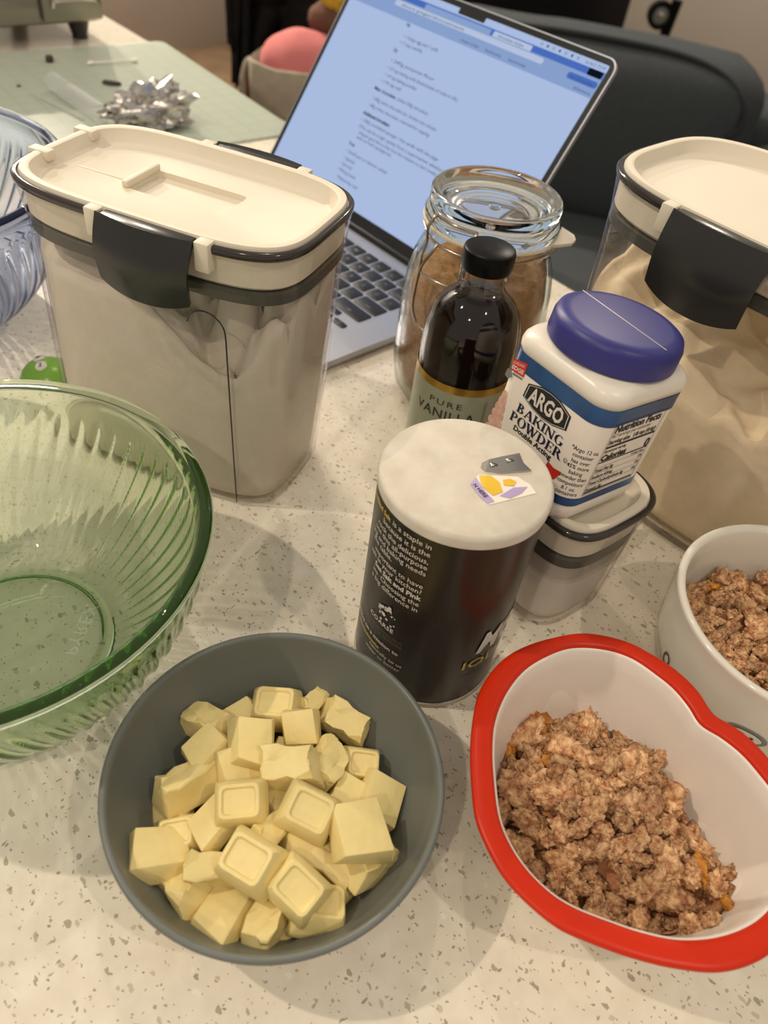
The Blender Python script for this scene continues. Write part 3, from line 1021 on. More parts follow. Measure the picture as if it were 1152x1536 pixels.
# ------------------------------------------------------------------ clip-lid storage canisters
def canister(root, L, W, H, bL, bW, n, fill_fn, fill_mat, fill_label, box_=(0, 0), latch_w=0.060, latch_h=0.047, pocket=True, base_t=0.004, seam=None, off=(0, 0), k=96, fill_base=0.0065, sides=(-1, 1), latch_dx=0.0):
    """root at the base centre; lid at z=H is centred over `off`"""
    ox, oy = off
    def body_ring(z, d=0.0, kk=k):
        s = max(0.0, min(1.0, z / (H - 0.026)))
        return sring(bL + (L - 0.006 - bL) * s + 2 * d, bW + (W - 0.006 - bW) * s + 2 * d, n, z, ox * s, oy * s, kk)
    # clear body: outer wall, inner wall, thick base
    bm = bmesh.new()
    zs = [0.0, 0.0015, 0.006, 0.03, 0.07, H * 0.6, H - 0.045, H - 0.026]
    rings = [body_ring(0, -0.05 * bL), body_ring(0, -0.0035), body_ring(0.0012, -0.001)] + [body_ring(z) for z in zs[2:]]
    rings += [body_ring(z, -0.0022) for z in reversed(zs[3:])] + [body_ring(base_t + 0.002, -0.0026), body_ring(base_t, -0.006), body_ring(base_t, -0.05 * bL)]
    loft(bm, rings, False, False)
    body = obj('clear_body', bm, 'clear', root, auto=50)
    # contents
    bm = bmesh.new()
    def fr(z, f=1.0, kk=k):
        s = max(0.0, min(1.0, z / (H - 0.026)))
        return [((x - ox * s) * f + ox * s, (y - oy * s) * f + oy * s, z) for x, y, _ in body_ring(z, -0.0030, kk)]
    rows = []
    edge = [(x, y) for x, y, _ in fr(0.5 * H)]
    tops = [fill_fn(x, y) for x, y in edge]
    NR = 14
    for q in range(NR + 1):
        row = []
        for i in range(k):
            z = fill_base + (tops[i] - fill_base) * q / NR
            s = max(0.0, min(1.0, z / (H - 0.026)))
            x, y, _ = sring_pt(bL + (L - 0.006 - bL) * s - 0.0062, bW + (W - 0.006 - bW) * s - 0.0062, n, i, k)
            row.append((x + ox * s, y + oy * s, z))
        rows.append(row)
    top = rows[-1]
    cx0 = sum(p[0] for p in top) / k; cy0 = sum(p[1] for p in top) / k
    for f in [1 - (q / 40) for q in range(1, 40)] + [0.008]:
        rows.append([(cx0 + (x - cx0) * f, cy0 + (y - cy0) * f, fill_fn(cx0 + (x - cx0) * f, cy0 + (y - cy0) * f)) for x, y, z in top])
    loft(bm, rows)
    fo = obj('powder_fill', bm, fill_mat, None, auto=None)
    fo.location = root.location; fo.rotation_euler = root.rotation_euler
    tag(fo, fill_label[0], fill_label[1], kind='stuff')
    # upper rim of the clear body, its refraction darkness painted as opaque colour
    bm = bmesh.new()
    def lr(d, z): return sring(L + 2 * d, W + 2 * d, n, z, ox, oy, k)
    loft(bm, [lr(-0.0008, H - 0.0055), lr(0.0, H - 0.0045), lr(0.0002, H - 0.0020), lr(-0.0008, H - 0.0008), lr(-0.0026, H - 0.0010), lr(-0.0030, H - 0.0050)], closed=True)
    obj('refraction_rim', bm, 'dark_edge', root, auto=60)
    bm = bmesh.new()
    loft(bm, [lr(-0.0006, H - 0.0055), lr(-0.0030, H - 0.0262)], False, False)
    obj('clear_collar', bm, 'clear', root)
    # lid: skirt, raised rim, recessed floor with a pocket
    bm = bmesh.new()
    rings = [lr(-0.006, H - 0.024), lr(-0.0042, H - 0.022), lr(-0.0036, H - 0.006), lr(-0.0032, H - 0.0008), lr(-0.0040, H + 0.0008), lr(-0.0065, H + 0.0010), lr(-0.0080, H + 0.0004), lr(-0.0105, H - 0.0060), lr(-0.0125, H - 0.0075)]
    if pocket:
        px_, py_, pl, pw = pocket
        def pr(d, z): return sring(pl + 2 * d, pw + 2 * d, 14, z, px_, py_, k)
        rings += [pr(0.002, H - 0.0077), pr(0.0, H - 0.0079), pr(-0.0006, H - 0.0112), pr(-0.003, H - 0.0118), pr(-min(pl, pw) * 0.45, H - 0.0118)]
    else:
        rings += [lr(-0.018, H - 0.0078), lr(-0.030, H - 0.0078), lr(-min(L, W) * 0.46, H - 0.0078)]
    loft(bm, rings)
    lid = obj('lid', bm, 'cream', root, auto=40)
    # seal
    bm = bmesh.new()
    loft(bm, [lr(-0.0050, H - 0.0325), lr(-0.0040, H - 0.0318), lr(-0.0040, H - 0.0255), lr(-0.0050, H - 0.0248), lr(-0.010, H - 0.0248), lr(-0.010, H - 0.0325)], closed=True)
    obj('seal', bm, 'gasket', root, auto=40)
    # latches front and back
    lx = ox + latch_dx
    for side in sides:
        bm = bmesh.new()
        grid = []
        w2 = latch_w / 2
        for i in range(25):
            u = -1 + 2 * i / 24
            row = []
            for j in range(13):
                v = j / 12
                x = u * w2 * (1 - 0.05 * v)
                zz = H - 0.0005 - v * latch_h * (1 - 0.13 * abs(u) ** 2.4)
                out = 0.0035 + 0.0075 * math.sin(min(1, v * 1.5) * pi / 2) - 0.0030 * v * v - 0.0035 * u * u
                row.append((lx + x, oy + side * (W / 2 + out), zz))
            grid.append(row)
        sheet(bm, grid, 0.0030 * (1 if side < 0 else -1))
        # top flange joining the lid
        lt = obj('latch', bm, 'charcoal', root, auto=40)
        bm = bmesh.new()
        box(bm, lx - w2 + 0.001, lx + w2 - 0.001, min(oy + side * (W / 2 - 0.004), oy + side * (W / 2 + 0.0042)), max(oy + side * (W / 2 - 0.004), oy + side * (W / 2 + 0.0042)), H - 0.0045, H - 0.0001, 0.0008)
        obj('latch_top', bm, 'charcoal', lt)
        for s2 in (-1, 1):
            bm = bmesh.new()
            xa = lx + s2 * (w2 + 0.0045)
            box(bm, xa - 0.0042, xa + 0.0042, min(oy + side * (W / 2 - 0.0085), oy + side * (W / 2 + 0.002)), max(oy + side * (W / 2 - 0.0085), oy + side * (W / 2 + 0.002)), H - 0.015, H + 0.0006, 0.0010)
            obj('latch_hinge', bm, 'cream', root)
    return lid

def sring_pt(L, W, n, i, k):
    a = 2 * pi * i / k
    c, s = cos(a), sin(a)
    return (L / 2 * math.copysign(abs(c) ** (2 / n), c), W / 2 * math.copysign(abs(s) ** (2 / n), s), 0)

def nz2(x, y, s, k=0.0):
    return noise.noise(Vector((x * s, y * s, k)))

# large canister of white sugar, left of centre
C1 = (-0.1455, 0.4115, 0)
c1 = thing('storage_canister', 'tall clear canister of white powder, left of the laptop, dark latch in front', 'canister', C1, R_(-16.4))
def sm(a, b, x):
    t = max(0.0, min(1.0, (x - a) / (b - a)))
    return t * t * (3 - 2 * t)
def fill1(x, y):
    front = 0.140 - 0.036 * sm(0.0, 0.060, x) + 0.016 * sm(0.064, 0.086, x) + 0.002 * nz2(x, y, 60)
    z = front + (0.149 - front) * sm(-0.046, -0.014, y + 0.010 * nz2(x, 0, 40, 3))
    if x > 0.0:
        w = sm(0.0, 0.02, x)
        d = noise.voronoi(Vector((x * 38 + 0.3, y * 38, 1.7)))[0]
        z += w * (0.020 * max(0.0, 0.6 - d[0]) - 0.022 * (1 - sm(0.0, 0.30, d[1] - d[0]))) * sm(-0.047, -0.034, y)
        z += w * 0.006 * nz2(x, y, 90, 6)
    return max(0.085, min(0.153, z))
lid1 = canister(c1, 0.180, 0.1115, 0.1875, 0.172, 0.098, 4.1, fill1, 'sugar', ('white powder filling the tall canister left of the laptop', 'sugar'),
                pocket=(0.008, 0.004, 0.060, 0.030), off=(0.0095, 0.0005), latch_w=0.0555, latch_h=0.037, latch_dx=0.0130)
# pull tab and seam on the lid, wire-like grip seam on the body
bm = bmesh.new(); box(bm, -0.0245, -0.0205, -0.012, 0.020, 0.1795, 0.1835, 0.001); obj('pull_tab', bm, 'cream', lid1)
for (qx, qy) in ((64, 226), (131, 196)):
    q = Matrix.Rotation(R_(16.4), 4, 'Z') @ (unproj(qx, qy, 0.1875) - Vector(C1))
    bm = bmesh.new(); box(bm, q.x - 0.0075, q.x + 0.0060, q.y - 0.0035, q.y + 0.0035, 0.1835, 0.1890, 0.0010); obj('side_tab', bm, 'cream', lid1)
bm = bmesh.new(); box(bm, -0.0800 + 0.02, -0.0245, -0.0045, -0.0030, 0.1793, 0.1803, 0.0004); obj('lid_ridge', bm, 'cream', lid1)
bm = bmesh.new()
pth = []
def skin1(x, z):
    q = max(0.0, min(1.0, z / 0.1615))
    Lz, Wz = 0.172 + 0.002 * q, 0.098 + 0.0075 * q
    return (x, 0.0005 * q - Wz / 2 * (1 - min(1, abs(x - 0.0095 * q) / (Lz / 2)) ** 4.1) ** (1 / 4.1) - 0.0005, z)
for z in [0.003, 0.03, 0.06, 0.09, 0.12, 0.132]:
    pth.append(skin1(0.0625, z))
for a in range(1, 11):
    an = a / 10 * pi * 0.92
    pth.append(skin1(0.0625 - 0.0115 * (1 - math.cos(an)), 0.134 + 0.0125 * math.sin(an)))
tube(bm, smooth_path(pth, 4), 0.00045, 6)
obj('grip_seam', bm, 'dark_edge', c1)

# flour canister at the right edge
FA, FN_ = -0.1415, 0.472
C2v = Vector((0.74, -0.67, 0)).normalized() * FA + Vector((0.67, 0.74, 0)).normalized() * FN_
c2 = thing('storage_canister', 'large clear canister of flour cut off by the right edge, black latch in front', 'canister', C2v, math.atan2(-0.67, 0.74))
def fill2(x, y):
    z = 0.128 + 0.35 * y - 0.10 * x + 0.016 * nz2(x, y, 22, 2) + 0.010 * nz2(x, y, 55, 5)
    d = noise.voronoi(Vector((x * 26, y * 26, 4.4)))[0]
    z += 0.016 * max(0.0, 0.7 - d[0])
    return max(0.085, min(0.168, z))
canister(c2, 0.218, 0.146, 0.210, 0.200, 0.119, 3.4, fill2, 'flour', ('beige flour filling the large canister at the right edge', 'flour'),
         latch_w=0.0610, latch_h=0.0450, latch_dx=-0.0125, pocket=None, base_t=0.010, fill_base=0.013)

# mini canister under the baking powder
c3 = thing('storage_canister', 'small clear canister of white powder beneath the tilted baking powder tub', 'canister', (0.1065, 0.3243, 0), R_(42.06))
canister(c3, 0.0765, 0.0752, 0.0905, 0.0645, 0.0637, 3.4, lambda x, y: 0.057 + 0.003 * nz2(x, y, 60), 'mini', ('white powder inside the small canister', 'powder'),
         latch_w=0.026, latch_h=0.020, pocket=None, base_t=0.005, k=72, sides=(1,))

# ------------------------------------------------------------------ salt canister
SR, SH = 0.0408, 0.1390
sc_ = thing('salt_canister', 'dark round cardboard salt canister with a pale top and small metal spout', 'canister', (0.03492, 0.26045, 0))
bm = bmesh.new()
lathe(bm, [(SR - 0.002, 0.0035), (SR - 0.0006, 0.0036), (SR - 0.0005, SH - 0.0065), (SR - 0.002, SH - 0.0064)], 96)
wrap = obj('wrap', bm, 'salt_wrap', sc_, auto=40)
bm = bmesh.new()
lathe(bm, [(SR - 0.004, 0.0006), (SR - 0.0012, 0.0), (SR, 0.0008), (SR, 0.0036), (SR - 0.003, 0.0040)], 96)
obj('bottom_rim', bm, 'board', sc_, auto=40)
bm = bmesh.new()
lathe(bm, [(SR - 0.004, SH - 0.0068), (SR, SH - 0.0068), (SR + 0.0002, SH - 0.0022), (SR - 0.0004, SH - 0.0008), (SR - 0.0020, SH), (0.02, SH), (0.002, SH)], 96)
top = obj('top_disc', bm, 'board', sc_, auto=50)
# spout and sticker on top
spout = [(0.0085, 0.0032), (0.0062, 0.0052), (0.0066, 0.0080), (0.0100, 0.0112), (0.0165, 0.0150), (0.0245, 0.0192), (0.0252, 0.0160), (0.0262, 0.0125), (0.0300, 0.0080), (0.0235, 0.0058), (0.0156, 0.0032)]
bm = bmesh.new(); prism(bm, spout, SH, SH + 0.0010)
sp = obj('metal_spout', bm, 'steel', sc_)
bm = bmesh.new()
for (x, y) in ((0.0118, 0.0075), (0.0195, 0.0125)):
    prism(bm, [(x - 0.0018, y + 0.0012), (x - 0.0012, y - 0.0016), (x + 0.0022, y + 0.0002)], SH + 0.0009, SH + 0.0017)
obj('spout_dimple', bm, 'steel', sp)
def flat(bm, pts, z):
    add_mapped(bm, poly2d(pts), lambda x, y: (x, y, z))
bm = bmesh.new(); flat(bm, [(0.0053, 0.0001), (0.0017, -0.0070), (0.0060, -0.0140), (0.0105, -0.0186), (0.0320, -0.0062), (0.0290, -0.0010), (0.0234, 0.0030), (0.0150, 0.0018)], SH + 0.0002)
st = raw('sticker', bm, 'label_white', top)
bm = bmesh.new(); flat(bm, [(0.0042, -0.0020), (0.0017, -0.0070), (0.0060, -0.0140), (0.0100, -0.0180), (0.0128, -0.0160), (0.0080, -0.0095)], SH + 0.0004)
flat(bm, [(0.0150, -0.0120), (0.0215, -0.0050), (0.0280, -0.0030), (0.0250, -0.0080), (0.0200, -0.0125)], SH + 0.0004)
raw('sticker_patch', bm, 'lilac', st)
bm = bmesh.new(); flat(bm, [(0.0055, -0.0005), (0.0070, -0.0075), (0.0120, -0.0125), (0.0165, -0.0090), (0.0150, -0.0030), (0.0110, 0.0005)], SH + 0.0005)
flat(bm, [(0.0165, -0.0010), (0.0200, 0.0005), (0.0228, -0.0008), (0.0215, -0.0040), (0.0170, -0.0045)], SH + 0.0005)
raw('sticker_patch', bm, 'sticker_yellow', st)
bm = bmesh.new()
t_ = text2d('N HERE', 0.0028, bold=0.00005)
ca_, sa_ = cos(R_(-52)), sin(R_(-52))
add_mapped(bm, t_, lambda x, y: (0.0026 + x * ca_ - y * sa_, -0.0075 + x * sa_ + y * ca_, SH + 0.0006))
raw('sticker_lettering', bm, 'ink', st)

def on_salt(bm, s, ang, z, size, bold=0.0, align='RIGHT', shear=0.0, width=None, space=1.0):
    t = text2d(s, size, bold, align, shear, space, width)
    slice_x(t, 0.003)
    add_mapped(bm, t, lambda x, y: ((SR + 0.00005) * cos(R_(ang) + x / SR), (SR + 0.00005) * sin(R_(ang) + x / SR), z + y))
bm = bmesh.new()
for s, z in (('is a staple in', .1263), ('because it is the', .1214), ('rock the delicious,', .1166), ('use this all-purpose', .1125), ('ing and baking needs', .1082),
             ('important to have', .0990), ('salt in your kitchen?', .0948), ('ins. Choosing the', .0856), ('a big difference in', .0812)):
    on_salt(bm, s, -106.8, z, 0.0045)
on_salt(bm, 'the table.', -133, .1042, 0.0045)
on_salt(bm, 'Sea Salt and Pink', -106.8, .0903, 0.0045, 0.00012)
on_salt(bm, 'COARSE', -121, .0552, 0.0044, 0.00008, space=1.1)
on_salt(bm, "We're on a mission to", -113.7, .0398, 0.0042, 0.00008)
on_salt(bm, 'naturally to us', -108.9, .0311, 0.0040)
on_salt(bm, 'water to better', -110, .0268, 0.0040)
raw('lettering', bm, 'white_ink', wrap)
bm = bmesh.new()
on_salt(bm, 'BEST FOR FINISHING', -112, .0502, 0.0030); on_salt(bm, '& TEXTURE', -112, .0470, 0.0030); on_salt(bm, 'THIS SALT SUPPLIES IODIDE', -61.4, .0250, 0.0036, align='LEFT')
raw('lettering', bm, 'grey_ink', wrap)
bm = bmesh.new()
on_salt(bm, 'Iodized Salt', -140.5, .1263, 0.0040, 0.00008); on_salt(bm, '#erasewaste', -130.5, .0345, 0.0042, 0.00008)
on_salt(bm, 'IODIZED', -64.0, .0352, 0.0098, 0.0, 'LEFT', width=0.055)
raw('lettering', bm, 'yellow_ink', wrap)
bm = bmesh.new()
on_salt(bm, 'MORTON', -56.0, .0480, 0.0225, 0.0007, 'LEFT', shear=0.25, width=0.082)
raw('brand_lettering', bm, 'white_ink', wrap)
bm = bmesh.new()
rr_ = random.Random(3)
for i in range(26):
    dx, dy = rr_.gauss(0, 0.0040), rr_.gauss(0, 0.0032)
    q = rr_.uniform(0.0004, 0.0013) * (1.2 if abs(dx) < 0.003 else 0.8)
    t = poly2d([(dx + q * rr_.uniform(0.8, 1.2) * cos(a), dy + q * rr_.uniform(0.8, 1.2) * sin(a)) for a in [2 * pi * k / 6 for k in range(6)]])
    add_mapped(bm, t, lambda x, y: ((SR + 0.00008) * cos(R_(-131) + x / SR), (SR + 0.00008) * sin(R_(-131) + x / SR), 0.0668 + y))
raw('printed_grains', bm, 'white_ink', wrap)

# ------------------------------------------------------------------ vanilla bottle
vb = thing('vanilla_bottle', 'brown vanilla bottle with a black cap and pale green label, behind the salt canister', 'bottle', (0.0375, 0.4244, 0))
VR = 0.0312
vprof = [(0.010, 0.001), (0.026, 0.0), (0.0295, 0.0012), (VR, 0.006), (VR, 0.100), (0.0308, 0.112), (0.0296, 0.1210), (0.0272, 0.1290), (0.0232, 0.1352), (0.0180, 0.1400), (0.0146, 0.1440), (0.0134, 0.1475), (0.0130, 0.1500),
         (0.0146, 0.1512), (0.0146, 0.1530), (0.0130, 0.1540), (0.0128, 0.158)]
bm = bmesh.new(); lathe(bm, vprof + [(0.0113, 0.158), (0.0113, 0.150), (0.0133, 0.1425)] , 72, True, False)
obj('glass', bm, 'bottle_glass', vb, auto=60)
bm = bmesh.new(); lathe(bm, [(0.008, 0.003), (0.024, 0.0025), (0.0290, 0.006), (0.0298, 0.010), (0.0298, 0.100), (0.0294, 0.112), (0.0282, 0.1205), (0.0258, 0.1285), (0.0218, 0.1345), (0.0166, 0.1390), (0.0150, 0.1405), (0.003, 0.1405)], 72)
obj('liquid', bm, 'liquid', vb, auto=60)
bm = bmesh.new()
capp = [(0.0140, 0.1575), (0.0153, 0.1578), (0.0157, 0.1590), (0.0157, 0.1678), (0.0152, 0.1694), (0.0138, 0.1702), (0.003, 0.1702)]
lathe(bm, capp, 72)
cap = obj('cap', bm, 'black', vb, auto=40)
bm = bmesh.new(); lathe(bm, [(VR + 0.0001, 0.008), (VR + 0.0003, 0.008), (VR + 0.0003, 0.0850), (VR + 0.0001, 0.0850)], 72, False, False)
lab = obj('label', bm, 'sage', vb)
bm = bmesh.new(); lathe(bm, [(VR + 0.0001, 0.0850), (VR + 0.00035, 0.0850), (VR + 0.00035, 0.0905), (VR + 0.0001, 0.0905)], 72, False, False)
obj('gold_stripe', bm, 'gold', lab)
def on_van(bm, s, ang, z, size, bold=0.0, width=None, align='LEFT', space=1.0):
    t = text2d(s, size, bold, align, 0, space, width)
    slice_x(t, 0.003)
    r = VR + 0.0005
    add_mapped(bm, t, lambda x, y: (r * cos(R_(ang) + x / r), r * sin(R_(ang) + x / r), z + y))
bm = bmesh.new()
on_van(bm, 'PURE', -128, .0742, 0.0062, 0.0, width=0.0225, space=1.3)
on_van(bm, 'VANILLA', -147, .0640, 0.0098, 0.0001, width=0.0430, space=1.1)
on_van(bm, 'EXTRACT', -142, .0400, 0.0090, 0.0, width=0.0380)
for da in (-60.0, -57.5):
    t = rect2d(0, 0.030, 0.0003, 0.080)
    add_mapped(bm, t, lambda x, y: ((VR + 0.0005) * cos(R_(da) + x / VR), (VR + 0.0005) * sin(R_(da) + x / VR), y))
raw('lettering', bm, 'ink', lab)

# ------------------------------------------------------------------ swing-top jar of brown sugar
jr = thing('swing_top_jar', 'glass swing-top jar of brown sugar with a wire bail, behind the vanilla bottle', 'jar', (0.0425, 0.5184, 0), R_(-42))
jo = [(0.006, 0.003), (0.036, 0.002), (0.040, 0.0), (0.0455, 0.002), (0.0520, 0.012), (0.0550, 0.030), (0.0550, 0.082), (0.0535, 0.100), (0.0505, 0.116), (0.0465, 0.1255), (0.0445, 0.1290), (0.0440, 0.133),
      (0.0452, 0.1350), (0.0452, 0.1375), (0.0440, 0.139), (0.0440, 0.143)]
ji = [(0.0395, 0.143), (0.0395, 0.130), (0.0420, 0.1245), (0.0465, 0.115), (0.0500, 0.098), (0.0515, 0.082), (0.0515, 0.030), (0.048, 0.012), (0.030, 0.007), (0.006, 0.0075)]
bm = bmesh.new(); lathe(bm, jo + ji, 80); obj('glass_body', bm, 'clearjar', jr, auto=60)
bm = bmesh.new(); lathe(bm, [(0.0400, 0.1432), (0.0478, 0.1432), (0.0482, 0.1444), (0.0478, 0.1456), (0.0400, 0.1456)], 80, closed=True)
sealr = obj('rubber_seal', bm, 'rubber_seal', jr, auto=40)
bm = bmesh.new()
tw = R_(-10 + 42)
prism(bm, [(0.0450 * cos(tw - 0.42), 0.0450 * sin(tw - 0.42)), (0.0500 * cos(tw - 0.30), 0.0500 * sin(tw - 0.30)), (0.0575 * cos(tw - 0.12), 0.0575 * sin(tw - 0.12)), (0.0590 * cos(tw), 0.0590 * sin(tw)), (0.0575 * cos(tw + 0.12), 0.0575 * sin(tw + 0.12)),
           (0.0500 * cos(tw + 0.30), 0.0500 * sin(tw + 0.30)), (0.0450 * cos(tw + 0.42), 0.0450 * sin(tw + 0.42))], 0.1434, 0.1454)
obj('seal_tab', bm, 'rubber_seal', sealr)
bm = bmesh.new()
lathe(bm, [(0.0395, 0.1420), (0.0400, 0.1458), (0.0470, 0.1458), (0.0474, 0.1500), (0.0452, 0.1535), (0.0452, 0.1600), (0.0450, 0.1636), (0.0436, 0.1650), (0.0410, 0.1648), (0.0385, 0.1625), (0.0345, 0.1585),
           (0.0290, 0.1560), (0.0200, 0.1550), (0.004, 0.1550), (0.004, 0.1515), (0.0200, 0.1510), (0.0300, 0.1500), (0.0345, 0.1440), (0.0360, 0.1420)], 80, closed=True)
obj('glass_lid', bm, 'lid_glass', jr, auto=60).cycles.is_caustics_caster = True
bs = lambda x, y: 0.1105 + 0.10 * x + 0.10 * y + 0.006 * nz2(x, y, 50) + 0.003 * nz2(x, y, 120)
bm = bmesh.new()
KJ = 72
rows = [[(r * cos(2 * pi * i / KJ), r * sin(2 * pi * i / KJ), z) for i in range(KJ)] for r, z in ((0.006, 0.0085), (0.029, 0.0085), (0.0465, 0.0135), (0.0505, 0.030), (0.0505, 0.070), (0.0500, 0.092))]
for f in (0.98, 0.93, 0.85, 0.72, 0.58, 0.44, 0.3, 0.15, 0.02):
    rows.append([(0.0470 * f * cos(2 * pi * i / KJ), 0.0470 * f * sin(2 * pi * i / KJ), bs(0.0470 * f * cos(2 * pi * i / KJ), 0.0470 * f * sin(2 * pi * i / KJ))) for i in range(KJ)])
loft(bm, rows)
o = obj('sugar_fill', bm, 'brown_sugar', auto=None); o.location = jr.location; o.rotation_euler = jr.rotation_euler
tag(o, 'brown sugar inside the swing-top jar', 'sugar', kind='stuff')
# wire bail on the side facing left of the camera
bm = bmesh.new()
W_ = lambda r, a, z: (r * cos(R_(a)), r * sin(R_(a)), z)
A0 = -124 + 42
def wire(pts, rad=0.0011):
    tube(bm, smooth_path(pts, 6), rad, 8)
wire([W_(0.0462, A0 - 55, 0.137), W_(0.0465, A0 - 25, 0.1368), W_(0.0465, A0, 0.1366), W_(0.0465, A0 + 25, 0.1368), W_(0.0462, A0 + 55, 0.137), W_(0.0462, A0 + 110, 0.137), W_(0.0462, A0 + 180, 0.137), W_(0.0462, A0 + 250, 0.137), W_(0.0462, A0 + 305, 0.137)])
for s in (-1, 1):
    wire([W_(0.0462, A0 + s * 20, 0.1545), W_(0.0490, A0 + s * 20, 0.1540), W_(0.0530, A0 + s * 20, 0.147), W_(0.0530, A0 + s * 19, 0.138), W_(0.0560, A0 + s * 18, 0.128), W_(0.0570, A0 + s * 17, 0.118)])
    wire([W_(0.0470, A0 + s * 14, 0.1370), W_(0.0510, A0 + s * 14, 0.132), W_(0.0565, A0 + s * 16, 0.122), W_(0.0590, A0 + s * 16, 0.106), W_(0.0605, A0 + s * 14, 0.092), W_(0.0610, A0 + s * 8, 0.083)])
wire([W_(0.0462, A0 - 20, 0.1545), W_(0.0466, A0, 0.1545), W_(0.0462, A0 + 20, 0.1545)])
wire([W_(0.0610, A0 - 8, 0.083), W_(0.0612, A0, 0.0815), W_(0.0610, A0 + 8, 0.083)])
wire([W_(0.0570, A0 - 17, 0.118), W_(0.0570, A0, 0.118), W_(0.0570, A0 + 17, 0.118)])
obj('wire_bail', bm, 'wire', jr, auto=60)

# ------------------------------------------------------------------ baking powder tub, tilted on the mini canister
tub = thing('baking_powder_tub', 'white square tub of baking powder with a blue lid, leaning on a small canister', 'tub', (0.0914, 0.3286, 0.0885))
tub.rotation_euler = (Matrix.Rotation(-0.0808, 3, 'X') @ Matrix.Rotation(0.0873, 3, 'Y') @ Matrix.Rotation(R_(42.385), 3, 'Z')).to_euler()
TS = 0.0668
bm = bmesh.new()
k_ = 10
loft(bm, [rring(TS - 0.012, TS - 0.012, 0.008, 0.0012, k=k_), rring(TS - 0.008, TS - 0.008, 0.010, 0.0, k=k_), rring(TS - 0.003, TS - 0.003, 0.012, 0.0012, k=k_), rring(TS, TS, 0.0125, 0.005, k=k_), rring(TS, TS, 0.0125, 0.0095, k=k_),
          rring(TS - 0.0008, TS - 0.0008, 0.012, 0.0105, k=k_), rring(TS - 0.0008, TS - 0.0008, 0.012, 0.0715, k=k_), rring(TS + 0.0012, TS + 0.0012, 0.0130, 0.0725, k=k_), rring(TS + 0.0022, TS + 0.0022, 0.0140, 0.0752, k=k_), rring(TS + 0.0015, TS + 0.0015, 0.0145, 0.0780, k=k_),
          rring(TS - 0.002, TS - 0.002, 0.0150, 0.0806, k=k_), rring(TS - 0.008, TS - 0.008, 0.0180, 0.0825, k=k_), rring(TS - 0.014, TS - 0.014, 0.024, 0.083, k=k_), rring(0.05, 0.05, 0.0249, 0.083, k=k_)])
tub_body = obj('tub_body', bm, 'jar_white', tub, auto=50)
bm = bmesh.new()
CR = 0.0332
lathe(bm, [(CR - 0.002, 0.0832), (CR - 0.0002, 0.0836), (CR, 0.0850), (CR - 0.0002, 0.0930), (CR - 0.0014, 0.0962), (CR - 0.0042, 0.0978), (CR - 0.008, 0.0982), (0.003, 0.0982)], 80)
tcap = obj('lid', bm, 'blue_cap', tub, auto=60)
bm = bmesh.new()
box(bm, -0.0002, 0.0002, -0.029, 0.029, 0.0980, 0.0984); ob = obj('lid_split', bm, 'white_ink', tcap); ob.rotation_euler.z = R_(-4.4)
def lring(d, z): return rring(TS - 0.0008 + 2 * d, TS - 0.0008 + 2 * d, 0.012, z, k=k_)
def band(name, mat, z0, z1, d, par):
    bm = bmesh.new()
    loft(bm, [lring(0.0001, z0), lring(d, z0), lring(d, z1), lring(0.0001, z1)], False, False)
    return obj(name, bm, mat, par, auto=40)
tl = band('label', 'label_white', 0.0112, 0.0708, 0.0004, tub)
band('label_stripe', 'label_blue', 0.0620, 0.0710, 0.00055, tl)
band('label_stripe', 'label_blue', 0.0116, 0.0168, 0.00055, tl)
HS = TS / 2 - 0.0004
# faces: A looks towards -x (reading direction -y), N looks towards -y (reading direction +x)
FA_ = lambda d: (lambda x, y: (-HS - d, -x, y))
FN2 = lambda d: (lambda x, y: (x, -HS - d, y))
# serif capitals built from strokes
def arcband(cx, cy, rx, ry, tx, ty, a0, a1, n=20):
    out = []
    A = [R_(a0 + (a1 - a0) * i / n) for i in range(n + 1)]
    for p, q in zip(A, A[1:]):
        o1 = (cx + rx * cos(p), cy + ry * sin(p)); o2 = (cx + rx * cos(q), cy + ry * sin(q))
        i1 = (cx + (rx - tx) * cos(p), cy + (ry - ty) * sin(p)); i2 = (cx + (rx - tx) * cos(q), cy + (ry - ty) * sin(q))
        out.append([o1, o2, i2, i1])
    return out
def rc(x0, y0, x1, y1): return [(x0, y0), (x1, y0), (x1, y1), (x0, y1)]
def diag(x0, y0, x1, y1, w): return [(x0 - w / 2, y0), (x0 + w / 2, y0), (x1 + w / 2, y1), (x1 - w / 2, y1)]
def stem(x, w=0.2): return [rc(x, 0, x + w, 1), rc(x - .07, 0, x + w + .07, .07), rc(x - .07, .93, x + w + .07, 1)]
def sf(x, y): return rc(x - .15, y, x + .15, y + .07)
